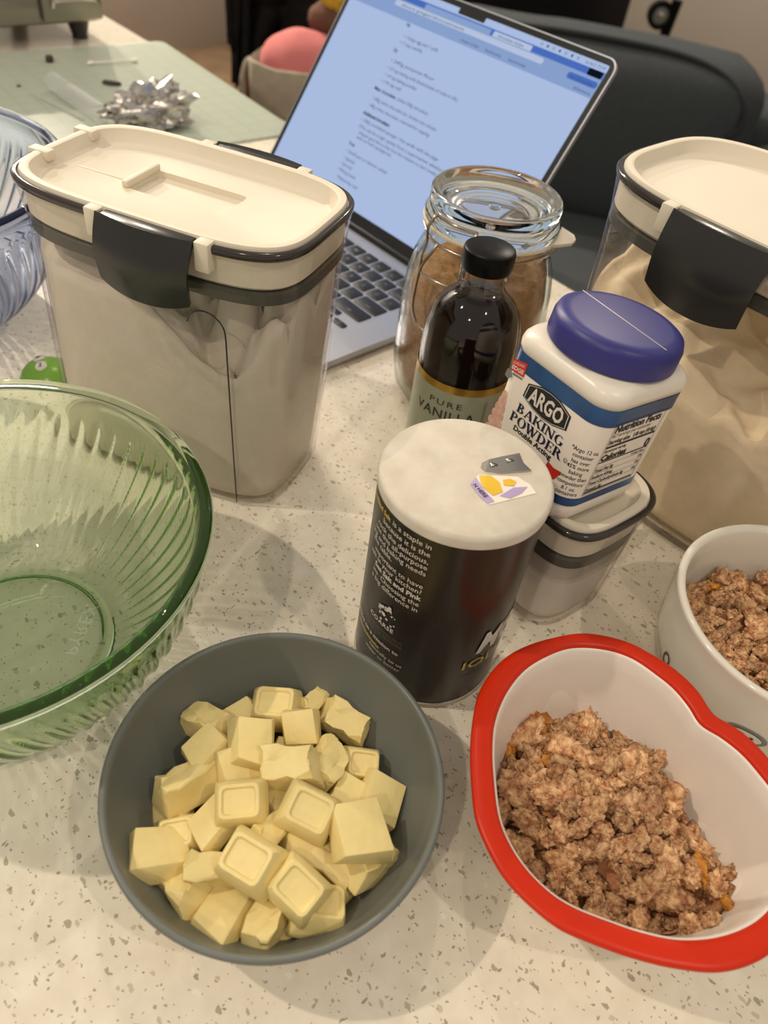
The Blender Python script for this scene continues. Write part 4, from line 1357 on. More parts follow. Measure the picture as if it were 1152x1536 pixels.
GL = {'B': (.76, stem(.08) + arcband(.28, .755, .32, .245, .19, .07, -90, 90) + arcband(.28, .27, .40, .27, .20, .07, -90, 90)),
      'A': (.92, [diag(.14, 0, .44, 1, .09), diag(.76, 0, .46, 1, .22), rc(.24, .28, .62, .35), sf(.14, 0), sf(.76, 0)]),
      'K': (.88, stem(.08) + [diag(.34, .40, .70, 1, .09), diag(.76, 0, .42, .58, .23), sf(.70, .93), sf(.74, 0)]),
      'I': (.38, stem(.09)), 'N': (.94, [rc(.12, 0, .21, 1), rc(.72, 0, .81, 1), diag(.76, 0, .16, 1, .24), sf(.15, 0), sf(.12, .93), sf(.76, .93)]),
      'G': (.92, arcband(.46, .5, .42, .52, .21, .07, 48, 325) + [rc(.62, .06, .81, .42), rc(.54, .38, .90, .45)]),
      'P': (.74, stem(.08) + arcband(.28, .72, .40, .28, .20, .07, -90, 90)), 'O': (.96, arcband(.47, .5, .44, .52, .21, .07, 0, 360, 36)),
      'W': (1.22, [diag(.38, 0, .10, 1, .22), diag(.36, 0, .60, .92, .09), diag(.82, 0, .54, 1, .22), diag(.82, 0, 1.08, 1, .09), sf(.10, .93), sf(.54, .93), sf(1.08, .93)]),
      'D': (.92, stem(.08) + arcband(.28, .5, .56, .5, .21, .07, -90, 90)), 'E': (.76, stem(.08) + [rc(.28, 0, .68, .07), rc(.28, .93, .66, 1), rc(.28, .47, .54, .54), rc(.61, 0, .69, .24), rc(.59, .76, .67, 1), rc(.50, .36, .56, .65)]),
      'R': (.88, stem(.08) + arcband(.28, .74, .38, .26, .20, .07, -90, 90) + [diag(.76, 0, .44, .52, .23), sf(.78, 0)])}
def serif(bm, s, x0, x1, z, h, fn):
    tot = sum(GL[c][0] for c in s)
    k = (x1 - x0) / tot
    x = x0
    for c in s:
        for pl in GL[c][1]:
            add_mapped(bm, poly2d(pl), lambda u, v: fn(x + u * k, z + v * h))
        x += GL[c][0] * k
def txt(bm, s, x, z, size, fn, bold=0.0, align='LEFT', shear=0.0, width=None, slope=0.0, space=1.0):
    t = text2d(s, size, bold, align, shear, space, width)
    add_mapped(bm, t, lambda u, v: fn(x + u, z + v + slope * u))
f = FA_(0.0007)
bm = bmesh.new()
hexa = [(-.0152, .0512), (-.0145, .0590), (-.006, .0622), (.0005, .0628), (.007, .0622), (.0157, .0588), (.0163, .0508), (.008, .0482), (.0005, .0474), (-.007, .0484)]
add_mapped(bm, poly2d(hexa), f)
raw('logo_badge', bm, 'ink', tl)
bm = bmesh.new()
f2 = FA_(0.0009)
for i in range(len(hexa)):
    a, b_ = Vector(hexa[i]), Vector(hexa[(i + 1) % len(hexa)])
    c_ = Vector((0.0005, 0.055))
    q = lambda p, k: (c_ + (p - c_) * k)
    add_mapped(bm, poly2d([q(a, .93), q(b_, .93), q(b_, .90), q(a, .90)]), f2)
txt(bm, 'ARGO', 0.0005, .0512, 0.0116, FA_(0.0010), 0.00035, 'CENTER', width=0.0235)
# taller middle letters follow the badge
raw('logo_lettering', bm, 'white_ink', tl)
bm = bmesh.new()
serif(bm, 'BAKING', -.0158, .0180, .0415, .0052, f)
serif(bm, 'POWDER', -.0180, .0198, .0348, .0055, f)
raw('name_lettering', bm, 'navy', tl)
bm = bmesh.new()
txt(bm, 'Double Acting', -.0133, .0312, 0.0042, f, 0.00012, width=0.0280)
txt(bm, 'U', .0220, .0362, 0.0022, f)
for p_ in arcband(.0228, .0370, .0013, .0013, .0002, .0002, 0, 360, 16):
    add_mapped(bm, poly2d(p_), f)
raw('lettering', bm, 'ink', tl)
bm = bmesh.new()
add_mapped(bm, poly2d([(-.0285, .0655), (-.0190, .0675), (-.0186, .0598), (-.0277, .0590)]), FA_(0.0008))
raw('red_flag', bm, 'label_red', tl)
bm = bmesh.new()
add_mapped(bm, poly2d([(.0140, .0300), (.0185, .0290), (.0235, .0300), (.0218, .0245), (.0160, .0180), (.0120, .0180)]), f)
raw('red_ribbon', bm, 'label_red', tl)
bm = bmesh.new()
txt(bm, 'LEVELING', -.0277, .0630, 0.0022, FA_(0.0010), width=0.0075, slope=0.2); txt(bm, 'EDGE', -.0275, .0602, 0.0031, FA_(0.0010), 0.0001, width=0.0080, slope=0.1)
raw('flag_lettering', bm, 'white_ink', tl)
bm = bmesh.new()
for p_ in ([(-.0300, .0585), (-.0270, .0590), (-.0255, .0560), (-.0275, .0535), (-.0305, .0545)],):
    add_mapped(bm, poly2d(p_), f)
add_mapped(bm, poly2d([(-.0262, .0572), (-.0190, .0580), (-.0190, .0590), (-.0262, .0584)]), f)
raw('printed_spoon', bm, 'mark_grey', tl)
bm = bmesh.new()
for i, (z, w) in enumerate(((.0215, .0078), (.0270, .0070), (.0320, .0058), (.0365, .0046), (.0405, .0034), (.0440, .0022))):
    add_mapped(bm, poly2d([(-.0262 + w * .75 * cos(2 * pi * k / 14), z + .0034 * sin(2 * pi * k / 14)) for k in range(14)]), FA_(0.0006 + 0.00005 * i))
raw('printed_frosting', bm, 'cone', tl)
# nutrition panel
f = FN2(0.0007)
bm = bmesh.new()
txt(bm, 'Nutrition Facts', -.0207, .0580, 0.0062, f, 0.00022, width=.0375)
txt(bm, 'Serving size  1/8 tsp (0.6g)', -.0212, .0510, 0.0036, f, 0.00010, width=.0385)
txt(bm, 'Calories', -.0212, .0405, 0.0056, f, 0.00022, width=.0205)
txt(bm, '0', .0146, .0400, 0.0080, f, 0.0002)
txt(bm, '567 servings per container', -.0212, .0550, 0.0032, f, 0.0, width=.032)
txt(bm, 'Amount per serving', -.0212, .0458, 0.0024, f, 0.00008, width=.0175)
txt(bm, '% Daily Value', .0065, .0370, 0.0020, f, 0.00005, width=.011)
for s, z, p in (('Total Fat 0g', .0330, '0%'), ('Sodium 60mg', .0288, '0%'), ('Total Carbohydrate 0g', .0246, '0%'), ('Protein 0g', .0204, '')):
    txt(bm, s, -.0212, z, 0.0031, f, 0.00008)
    if p: txt(bm, p, .0150, z, 0.0028, f, 0.00005)
for z, h in ((.0485, .0013), (.0392, .0007), (.0362, .00018), (.0320, .00018), (.0278, .00018), (.0236, .00018), (.0192, .0010)):
    add_mapped(bm, rect2d(-.0215, z, .0185, z + h), f)
for (x0, z0, x1, z1) in ((-.0222, .0182, -.0219, .0635), (.0190, .0182, .0193, .0635), (-.0222, .0182, .0193, .0185), (-.0222, .0632, .0193, .0635)):
    add_mapped(bm, rect2d(x0, z0, x1, z1), f)
raw('nutrition_print', bm, 'ink', tl)
# small print on the rounded corner between the two faces
bm = bmesh.new()
def corner(u, v, d=0.0006):
    """u = 0 at the corner's middle, positive to the right (onto the nutrition face)"""
    r = 0.012; h = r * pi / 4
    hs = HS + d
    if u < -h: return (-hs, -(HS - r) - (u + h) , v) if False else (-hs, -(hs - r - d) + (-u - h), v)
    if u > h: return (-(hs - r - d) + (u - h), -hs, v)
    a = (u / r) - pi / 4
    cx = cy = -(HS - r)
    an = pi + (u + h) / r
    return (cx + (r + d) * cos(an), cy + (r + d) * sin(an), v)
for s, z in (('*Argo 12 oz.', .0452), ('container', .0418), ('has over', .0384), ('45% more', .0350), ('baking', .0316), ('powder than', .0282), ("competitors'", .0248), ('8.1 oz.', .0214), ('containers', .0184)):
    t = text2d(s, 0.0033, 0.00004, 'CENTER')
    slice_x(t, 0.002)
    add_mapped(bm, t, lambda x, y: corner(x * 0.82 - 0.0008, z + y))
raw('small_print', bm, 'ink', tl)

# ------------------------------------------------------------------ laptop
LW, LD, LZ = 0.3404, 0.2376, 0.0095
lp = thing('laptop', 'open silver laptop showing a recipe page on its bright screen', 'laptop', (-0.1502, 0.6728, 0), R_(-42.629))
bm = bmesh.new()
loft(bm, [rring(LW - 0.008, LD - 0.008, 0.010, 0.0012, k=6), rring(LW - 0.002, LD - 0.002, 0.012, 0.0026, k=6), rring(LW, LD, 0.013, 0.0045, k=6), rring(LW, LD, 0.013, LZ - 0.0005, k=6), rring(LW - 0.001, LD - 0.001, 0.0125, LZ, k=6)])
lbase = obj('base', bm, 'alu', lp, auto=40)
bm = bmesh.new()
for sx in (-1, 1):
    for sy in (-1, 1):
        tmp = bmesh.new(); lathe(tmp, [(0.004, 0.0), (0.0065, 0.0003), (0.0068, 0.0020)], 16)
        bmesh.ops.translate(tmp, vec=(sx * 0.14, sy * 0.09, 0), verts=tmp.verts); merge(bm, tmp)
ob = obj('rubber_feet', bm, 'black', lp); ob['kind'] = 'stuff'
bm = bmesh.new(); box(bm, -0.066, 0.066, -0.106, -0.024, LZ - 0.0002, LZ + 0.0002); tp = obj('trackpad', bm, 'alu', lp)
# keyboard: right edge at x = 0.138, rows of 18.6 mm
KW, KP = 0.2760, 0.0186
U = KW / 14.5
rows = [
    [('esc', 1.5)] + [('F%d' % i, 1) for i in range(1, 13)] + [('', 1)],
    [(c, 1) for c in '`1234567890-='] + [('delete', 1.5)],
    [('tab', 1.5)] + [(c, 1) for c in 'QWERTYUIOP[]'] + [('\\', 1)],
    [('caps lock', 1.75)] + [(c, 1) for c in "ASDFGHJKL;'"] + [('return', 1.75)],
    [('shift', 2.25)] + [(c, 1) for c in 'ZXCVBNM,./'] + [('shift', 2.25)],
    [('fn', 1), ('control', 1), ('option', 1), ('command', 1.25), ('', 5), ('command', 1.25), ('option', 1), ('<', 1), ('^', 1), ('>', 1)],
]
y_top = 0.0940
key_cache = {}
def key_mesh(w, h):
    k = (round(w, 4), round(h, 4))
    if k not in key_cache:
        bm = bmesh.new()
        loft(bm, [rring(w, h, 0.0018, 0, k=3), rring(w, h, 0.0018, 0.0006, k=3), rring(w - 0.0006, h - 0.0006, 0.0016, 0.0008, k=3)])
        key_cache[k] = finish(bm, 'key', 40)
    return key_cache[k]
leg_cache = {}
def add_key(x0, x1, y0, y1, legend):
    g_ = 0.0013
    o = link('key', key_mesh(x1 - x0 - 2 * g_, y1 - y0 - 2 * g_), 'key', lp)
    o.location = ((x0 + x1) / 2, (y0 + y1) / 2, LZ)
    if legend:
        if legend not in leg_cache:
            b_ = bmesh.new()
            long = len(legend) > 2
            t = text2d(legend, 0.0030 if long else 0.0048, align='CENTER')
            add_mapped(b_, t, lambda x, y: (x, y - (0.0035 if long else 0.0015), 0.00085))
            me = bpy.data.meshes.new('key_legend'); b_.to_mesh(me); b_.free()
            leg_cache[legend] = me
        l = link('key_legend', leg_cache[legend], 'key_ink', o, smooth=False)
for r_, row in enumerate(rows):
    x = -0.138
    yt = y_top - r_ * KP
    for name, w in row:
        x1 = x + w * U
        if r_ == 5 and name in '<>' and name:
            add_key(x, x1, yt - KP, yt - KP / 2, name)
        elif r_ == 5 and name == '^':
            add_key(x, x1, yt - KP / 2, yt, '^'); add_key(x, x1, yt - KP, yt - KP / 2, 'v')
        else:
            add_key(x, x1, yt - KP, yt, name)
        x = x1
bm = bmesh.new(); box(bm, -0.1395, 0.1395, 0.0945, 0.0957, LZ - 0.0001, LZ + 0.0003); obj('keyboard_edge', bm, 'alu', lp)
# lid
LID = R_(123.709)
ldv = Vector((0, -cos(LID), sin(LID)))            # up along the lid (local: +y is away from the user)
lnv = Vector((0, -sin(LID), -cos(LID)))           # out of the screen, towards the user
hinge = Vector((0, LD / 2 - 0.005, LZ + 0.001))
def lidp(x, y, d=0.0): return hinge + Vector((x, 0, 0)) + ldv * y + lnv * d
def lid_plate(bm, x0, x1, y0, y1, d0, d1, r=0.010):
    P = rring(x1 - x0, y1 - y0, r, 0, (x0 + x1) / 2, (y0 + y1) / 2, 6)
    loft(bm, [[lidp(x, y, d0) for x, y, _ in P], [lidp(x, y, d1) for x, y, _ in P]])
bm = bmesh.new(); lid_plate(bm, -LW / 2, LW / 2, 0.0005, 0.2300, -0.0040, 0.0, 0.011)
llid = obj('lid', bm, 'alu', lp, auto=40)
bm = bmesh.new(); lid_plate(bm, -LW / 2 + 0.0014, LW / 2 - 0.0014, 0.0008, 0.2288, -0.0002, 0.0003, 0.010)
obj('bezel', bm, 'bezel', llid)
bm = bmesh.new(); tube(bm, [hinge + Vector((-0.13, 0, 0)), hinge + Vector((0.13, 0, 0))], 0.0042, 12); obj('hinge', bm, 'bezel', lp)
def scr(name, mat, x0, x1, y0, y1, d, r=0.0, par=None):
    bm = bmesh.new()
    if r: P = [(x, y) for x, y, _ in rring(x1 - x0, y1 - y0, r, 0, (x0 + x1) / 2, (y0 + y1) / 2, 5)]
    else: P = [(x0, y0), (x1, y0), (x1, y1), (x0, y1)]
    bm.faces.new([bm.verts.new(lidp(x, y, d)) for x, y in P])
    return raw(name, bm, mat, par)
screen = scr('screen', 'screen', -0.1635, 0.1635, 0.0140, 0.2235, 0.0004, 0.003, llid)
scr('toolbar', 'screen_bar', -0.1632, 0.1632, 0.1950, 0.2120, 0.00045, 0, screen)
scr('tab_strip', 'screen_tab', -0.1632, 0.1632, 0.2115, 0.2172, 0.0005, 0, screen)
scr('browser_tab', 'screen_field', 0.0335, 0.0815, 0.2112, 0.2162, 0.00055, 0.001, screen)
scr('browser_tab', 'screen_bar', -0.0600, 0.0300, 0.2112, 0.2160, 0.00055, 0.001, screen)
scr('address_field', 'screen_field', -0.1000, 0.1000, 0.2050, 0.2102, 0.00055, 0.0024, screen)
scr('button_pill', 'screen_tab', 0.1295, 0.1625, 0.2030, 0.2085, 0.00055, 0.0024, screen)
scr('dark_button', 'screen_bold', 0.1465, 0.1618, 0.2112, 0.2170, 0.00058, 0.0012, screen)
scr('menu_bar', 'screen', -0.1632, 0.1632, 0.2174, 0.2232, 0.0005, 0, screen)
scr('notch', 'bezel', -0.0175, 0.0175, 0.2185, 0.2260, 0.0006, 0.001, screen)
def scr_txt(name, mat, items):
    bm = bmesh.new()
    for s, x, y, size, w, bold in items:
        t = text2d(s, size, bold, 'LEFT', 0, 1.0, w)
        add_mapped(bm, t, lambda u, v: lidp(x + u, y + v, 0.0007))
    o = raw(name, bm, mat, screen)
    return o
sz = 0.0048
scr_txt('screen_text', 'screen_ink', [
    ('\u2022 1 large egg and 1 yolk', -.0669, .1805, sz, .0495, 0), ('\u2022 1 tsp vanilla', -.0682, .1742, sz, .0330, 0),
    ('\u2022 240g purpose flour', -.0678, .1560, sz, .0640, 0), ('\u2022 1/2 tsp baking soda (bicarbonate of soda in UK)', -.0678, .1484, sz, .1025, 0),
    ('\u2022 1/4 tsp baking powder', -.0665, .1416, sz, .0485, 0), ('\u2022 1/4 tsp salt', -.0672, .1350, sz, .0310, 0),
    ('(white 240g chocolate)', -.0350, .1262, sz, .0450, 0),
    ('\u2022 240g white chocolate bar, broken into chunks', -.0668, .1168, sz, .0960, 0), ('\u2022 80g white chocolate, reserved for topping', -.0671, .1096, sz, .0920, 0),
    ('\u2022 100g crumbled sponge / the vanilla with the page', -.0674, .0940, sz, .1170, 0), ('(This can be a high quality from a supermarket, whether', -.0655, .0872, sz, .1270, 0),
    ('cheaper good bits as they have less moisture so don\u2019t weep)', -.0614, .0816, sz, .1180, 0), ('with or fresh sponge etc.', -.0615, .0768, sz, .0560, 0),
    ('\u2022 Small pan or electric whisk', -.0653, .0604, sz, .0655, 0), ('\u2022 Spatula', -.0644, .0532, sz, .0180, 0), ('\u2022 Spoon(s)', -.0639, .0470, sz, .0180, 0),
    ('\u2022 Mixing bowls', -.0641, .0406, sz, .0290, 0), ('\u2022 Measuring cups', -.0620, .0333, sz, .0360, 0),
    ('Sun Feb 25  7:53 PM', .1395, .2188, .0038, .0215, 0), ('bookmarks', .0350, .1975, .0036, .0200, 0), ('recipes to bake', .0020, .1975, .0036, .0240, 0), ('shared folder', .0640, .1975, .0036, .0220, 0),
    ('All Bookmarks', .1420, .1970, .0036, .0190, 0), ('docs.page/document', -.0900, .2062, .0036, .0900, 0), ('chocolate recipe', .0400, .2122, .0036, .0320, 0), ('New Chrome available', .1335, .2042, .0034, .0250, 0)])
scr_txt('screen_heading', 'screen_bold', [('Wet', -.0713, .1910, sz, .0055, .0001), ('Dry', -.0709, .1656, sz, .0055, .0001), ('Main chocolate:', -.0704, .1262, sz, .0330, .0001),
                                        ('Additional Ingredient', -.0691, .1006, sz, .0415, .00015), ('Tools', -.0673, .0680, sz, .0095, .0001)])
bm = bmesh.new()
for i in range(7):
    x = 0.089 + i * 0.0070
    for p_ in arcband(x, .2203, .0012, .0012, .0004, .0004, 0, 360, 10) if i % 2 == 0 else [rc(x - .001, .2192, x + .001, .2214)]:
        add_mapped(bm, poly2d(p_), lambda u, v: lidp(u, v, 0.0007))
o = raw('menu_icons', bm, 'screen_ink', screen); o['kind'] = 'stuff'

# ------------------------------------------------------------------ cutting mat and the things on it
MA = R_(-46.5)
mx_, my_ = Vector((cos(MA), sin(MA), 0)), Vector((-sin(MA), cos(MA), 0))
corner_m = Vector((-0.4560, 1.3080, 0))          # back corner
ctr = corner_m + mx_ * 0.1975 - my_ * 0.235
bm = bmesh.new()
loft(bm, [rring(0.395, 0.47, 0.012, 0.0, k=6), rring(0.395, 0.47, 0.012, 0.0026, k=6), rring(0.3935, 0.4685, 0.0115, 0.003, k=6)])
cm = obj('cutting_mat', bm, 'mat', auto=40)
cm.location = ctr; cm.rotation_euler.z = MA
tag(cm, 'pale mint gridded cutting mat lying at the back left of the counter', 'cutting mat')
# cotton swab
p0, p1 = unproj(131, 95, 0.006), unproj(207, 90, 0.006)
d_ = (p1 - p0)
sw = thing('cotton_swab', 'white cotton swab lying on the mint cutting mat', 'cotton swab', ((p0.x + p1.x) / 2, (p0.y + p1.y) / 2, 0.003), math.atan2(d_.y, d_.x))
hl = d_.length / 2
bm = bmesh.new(); tube(bm, [(-hl * 0.85, 0, 0.003), (hl * 0.85, 0, 0.003)], 0.0012, 10); obj('stick', bm, 'cotton', sw)
for s in (-1, 1):
    bm = bmesh.new(); tube(bm, [(s * hl * q, 0, 0.003) for q in (0.72, 0.78, 0.88, 0.96, 1.0)], 0, 10, rads=[0.0014, 0.0024, 0.0028, 0.0022, 0.0008]); obj('cotton_tip', bm, 'cotton', sw)
# clear plastic tube
def lay_tube(pa, pb, r, name, label, cat, mat, thick):
    a, b_ = unproj(*pa, 0.003 + r), unproj(*pb, 0.003 + r)
    d = b_ - a; L_ = d.length
    bm = bmesh.new()
    K = 32
    ring = lambda x, rr: [(x, rr * cos(2 * pi * i / K), r + rr * sin(2 * pi * i / K)) for i in range(K)]
    loft(bm, [ring(-L_ / 2, r), ring(L_ / 2, r), ring(L_ / 2, r - thick), ring(-L_ / 2, r - thick)], closed=True)
    o = obj(name, bm, mat, auto=40)
    o.location = ((a.x + b_.x) / 2, (a.y + b_.y) / 2, 0.003); o.rotation_euler.z = math.atan2(d.y, d.x)
    return tag(o, label, cat)
lay_tube((78, 122), (152, 172), 0.0115, 'plastic_tube', 'wide clear plastic tube lying on the cutting mat beside the foil', 'tube', 'film', 0.0008)
lay_tube((58, 144), (124, 178), 0.0022, 'drinking_straw', 'thin clear straw lying on the cutting mat, left of the wide tube', 'straw', 'film', 0.0004)
# crumpled foil
bm = bmesh.new()
bmesh.ops.create_icosphere(bm, subdivisions=4, radius=1.0)
fr_ = random.Random(12)
for v in bm.verts:
    p = v.co.copy()
    d = noise.voronoi(p * 2.6 + Vector((3, 1, 7)))[0]
    k = 0.80 + 0.55 * (d[1] - d[0]) + 0.25 * noise.noise(p * 2.0) + fr_.uniform(-0.05, 0.05)
    v.co = Vector((p.x * 0.054 * k, p.y * 0.032 * k, max(-0.5, p.z) * 0.025 * k * (1.15 + 0.55 * p.x)))
zmin = min(v.co.z for v in bm.verts)
for v in bm.verts: v.co.z -= zmin
fo = obj('crumpled_foil', bm, 'foil', auto=None, smooth=False)
fo.location = unproj(226, 190, 0.003); fo.location.z = 0.003; fo.rotation_euler.z = R_(30)
tag(fo, 'crumpled ball of silver foil on the cutting mat behind the tall canister', 'foil')
# dark scraps
def scrap(px, py, pts, h, label, name):
    bm = bmesh.new(); prism(bm, pts, 0, h)
    bmesh.ops.bevel(bm, geom=bm.edges[:], offset=h * 0.2, segments=1, affect='EDGES')
    o = obj(name, bm, 'bit'); q = unproj(px, py, 0.003); o.location = (q.x, q.y, 0.003); o.rotation_euler.z = R_(20)
    tag(o, label, 'scrap')
scrap(168, 127, [(-.013, .001), (-.009, .004), (-.010, .010), (-.006, .005), (.002, .004), (.010, .001), (.013, -.003), (.006, -.006), (-.003, -.005), (-.009, -.002)], 0.004, 'dark leaf-shaped scrap on the cutting mat, nearest the foil', 'leaf_scrap')
scrap(75, 93, [(-.005, -.005), (.005, -.005), (.005, .005), (-.005, .005)], 0.008, 'small brown cube on the cutting mat near the oven', 'brown_cube')
scrap(28, 130, [(-.002, -.002), (.002, -.002), (.0025, .002), (-.002, .002)], 0.002, 'tiny dark speck on the cutting mat near the left edge', 'dark_speck')
scrap(195, 136, [(-.002, -.002), (.002, -.001), (.0015, .002), (-.002, .002)], 0.002, 'tiny dark speck on the cutting mat right of the leaf scrap', 'dark_speck')

# ------------------------------------------------------------------ toaster oven, far left
OA = R_(46)
orr = unproj(158, 34, 0.024)
ov = thing('toaster_oven', 'brushed steel toaster oven cut off by the top left corner', 'toaster oven', (orr.x, orr.y, 0), OA)
# local: x along the front towards the right end (0), y to the back (positive)
bm = bmesh.new(); box(bm, -0.44, 0.0, 0.0, 0.30, 0.024, 0.27, 0.012, 3); obj('body', bm, 'oven', ov)
bm = bmesh.new(); box(bm, -0.42, -0.098, -0.010, 0.002, 0.072, 0.25, 0.004); dr = obj('door', bm, 'oven', ov)
bm = bmesh.new(); box(bm, -0.40, -0.115, -0.0115, -0.008, 0.10, 0.235, 0.002); obj('door_glass', bm, 'oven_dark', dr)
bm = bmesh.new(); tube(bm, [(-0.38, -0.035, 0.225), (-0.13, -0.035, 0.225)], 0.007, 12); obj('door_handle', bm, 'steel', dr)
bm = bmesh.new(); box(bm, -0.43, -0.098, -0.006, 0.002, 0.030, 0.062, 0.003); obj('crumb_tray', bm, 'oven', ov)
bm = bmesh.new(); box(bm, -0.094, -0.004, -0.008, 0.002, 0.030, 0.26, 0.004); pn = obj('control_panel', bm, 'oven', ov)
bm = bmesh.new(); tube(bm, smooth_path([(-0.080, -0.010, 0.050), (-0.076, -0.012, 0.058), (-0.04, -0.013, 0.060), (-0.018, -0.012, 0.058), (-0.012, -0.010, 0.052)], 5), 0.003, 8); obj('panel_moulding', bm, 'steel', pn)
for z in (0.11, 0.16, 0.21):
    bm = bmesh.new(); 
    K = 24
    loft(bm, [[(-0.049 + 0.016 * cos(2 * pi * i / K), y, z + 0.016 * sin(2 * pi * i / K)) for i in range(K)] for y in (-0.006, -0.024)]); obj('knob', bm, 'oven_dark', pn)
for x in (-0.40, -0.032):
    for y in (0.025, 0.27):
        bm = bmesh.new(); tmp = bmesh.new(); lathe(tmp, [(0.010, 0.0), (0.012, 0.0006), (0.0112, 0.004), (0.017, 0.026)], 20)
        bmesh.ops.translate(tmp, vec=(x, y, 0), verts=tmp.verts); merge(bm, tmp); obj('foot', bm, 'oven_dark', ov)

# ------------------------------------------------------------------ green clip behind the green bowl
gp = unproj(76, 566, 0.008)
gc = thing('animal_clip', 'small green plastic animal-shaped clip with lettered white eyes, behind the green bowl', 'clip', (gp.x, gp.y, 0), R_(-12))
bm = bmesh.new()
def dome(bm, cx, cy, rx, ry, z0, h, K=32):
    rings = []
    for q in range(7):
        t = q / 6
        rr = cos(t * pi / 2 * 0.97)
        rings.append([(cx + rx * rr * cos(2 * pi * i / K), cy + ry * rr * sin(2 * pi * i / K), z0 + h * sin(t * pi / 2)) for i in range(K)])
    loft(bm, rings)
dome(bm, 0, 0, 0.023, 0.020, 0.003, 0.019)
obj('body', bm, 'green_plastic', gc, auto=None)
for (x, y) in ((-0.016, -0.008), (-0.006, -0.015), (0.006, -0.015), (0.016, -0.008)):
    bm = bmesh.new(); tube(bm, [(x * 0.8, y * 0.8, 0.009), (x, y * 1.1, 0.006), (x * 1.1, y * 1.35, 0.003)], 0, 12, rads=[0.004, 0.0042, 0.003]); obj('leg', bm, 'green_plastic', gc)
bm = bmesh.new(); tube(bm, smooth_path([(0.014, 0.010, 0.010), (0.021, 0.016, 0.014), (0.026, 0.020, 0.018), (0.030, 0.018, 0.019)], 4), 0, 12, rads=[0.006 - 0.0003 * i for i in range(13)]); obj('tail', bm, 'green_plastic', gc)
bm = bmesh.new(); box(bm, 0.018, 0.034, 0.000, 0.008, 0.006, 0.0085, 0.0008); obj('metal_shank', bm, 'steel', gc)
for (x, y, ch) in ((-0.0085, 0.0020, 'M'), (-0.0010, -0.0055, 'S')):
    nrm = Vector((x / 0.023 ** 2, y / 0.020 ** 2, 0.8 / 0.019)).normalized()
    zz = 0.003 + 0.019 * math.sqrt(max(0, 1 - (x / 0.023) ** 2 - (y / 0.020) ** 2))
    e = bpy.data.objects.new('eye', None)
    bm = bmesh.new(); lathe(bm, [(0.0040, -0.001), (0.0044, 0.0004), (0.0036, 0.0014), (0.0004, 0.0016)], 24)
    eo = obj('eye', bm, 'ceramic', gc)
    eo.location = (x, y, zz); eo.rotation_euler = nrm.to_track_quat('Z', 'Y').to_euler()
    bpy.data.objects.remove(e)
    bm = bmesh.new(); t = text2d(ch, 0.0052, 0.0001, 'CENTER'); add_mapped(bm, t, lambda u, v: (u * 0.8 - (v - 0.0018) * 0.5, (v - 0.0018) * 0.8 + u * 0.5, 0.0017)); raw('eye_letter', bm, 'ink', eo)

# ------------------------------------------------------------------ sofa and things behind the counter
sf_loc = unproj(930, 150, -0.30)
so = thing('sofa', 'charcoal grey fabric sofa with a piped back cushion beyond the laptop', 'sofa', (0.0, 2.05, FLOOR), R_(-4))
def cushion(name, x0, x1, y0, y1, z0, z1, r, par, mat='sofa', puff=0.03):
    bm = bmesh.new()
    tmp = bmesh.new(); bmesh.ops.create_cube(tmp, size=1)
    bmesh.ops.subdivide_edges(tmp, edges=tmp.edges[:], cuts=11, use_grid_fill=True)
    cx, cy, cz = (x0 + x1) / 2, (y0 + y1) / 2, (z0 + z1) / 2
    hx, hy, hz = (x1 - x0) / 2, (y1 - y0) / 2, (z1 - z0) / 2
    for v in tmp.verts:
        p = Vector((v.co.x * 2 * hx, v.co.y * 2 * hy, v.co.z * 2 * hz))
        c = Vector((max(-hx + r, min(hx - r, p.x)), max(-hy + r, min(hy - r, p.y)), max(-hz + r, min(hz - r, p.z))))
        d = p - c
        if d.length > 1e-6: p = c + d.normalized() * r
        u_, w_ = p.x / hx, p.z / hz
        p.y += (-1 if p.y < 0 else 1) * puff * (1 - u_ * u_) * (1 - w_ * w_)
        p.z += puff * 0.4 * (1 - u_ * u_) * (1 if p.z > 0 else 0) + 0.006 * noise.noise(p * 6)
        v.co = p + Vector((cx, cy, cz))
    merge(bm, tmp)
    return obj(name, bm, mat, par, auto=None)
cushion('seat_cushion', -0.10, 0.72, -0.62, 0.10, 0.26, 0.46, 0.06, so)
cushion('back_frame', -0.14, 1.00, 0.14, 0.38, 0.10, 0.72, 0.06, so, puff=0.0)
bc = cushion('back_cushion', -0.12, 0.735, -0.06, 0.20, 0.42, 0.838, 0.085, so)
arm = cushion('arm', 0.745, 1.02, -0.62, 0.36, 0.08, 0.655, 0.10, so, puff=0.0)
cushion('base', -0.12, 1.0, -0.60, 0.34, 0.08, 0.28, 0.03, so, puff=0.0)
bm = bmesh.new(); tube(bm, smooth_path([(-0.10, -0.010, 0.800), (0.0, -0.012, 0.834), (0.15, -0.012, 0.848), (0.38, -0.012, 0.850), (0.52, -0.015, 0.842), (0.61, -0.030, 0.822), (0.665, -0.055, 0.785), (0.68, -0.065, 0.74), (0.66, -0.07, 0.71)], 8), 0.007, 8); obj('piping', bm, 'piping', bc)
bm = bmesh.new(); tube(bm, smooth_path([(0.77, -0.60, 0.55), (0.80, -0.61, 0.61), (0.88, -0.61, 0.640), (0.97, -0.61, 0.61), (1.0, -0.60, 0.53)], 8), 0.008, 8); obj('piping', bm, 'piping', arm)
for x in (-0.08, 0.94):
    for y in (-0.52, 0.28):
        bm = bmesh.new(); box(bm, x - 0.03, x + 0.03, y - 0.03, y + 0.03, 0, 0.10, 0.004); obj('foot', bm, 'wood', so)

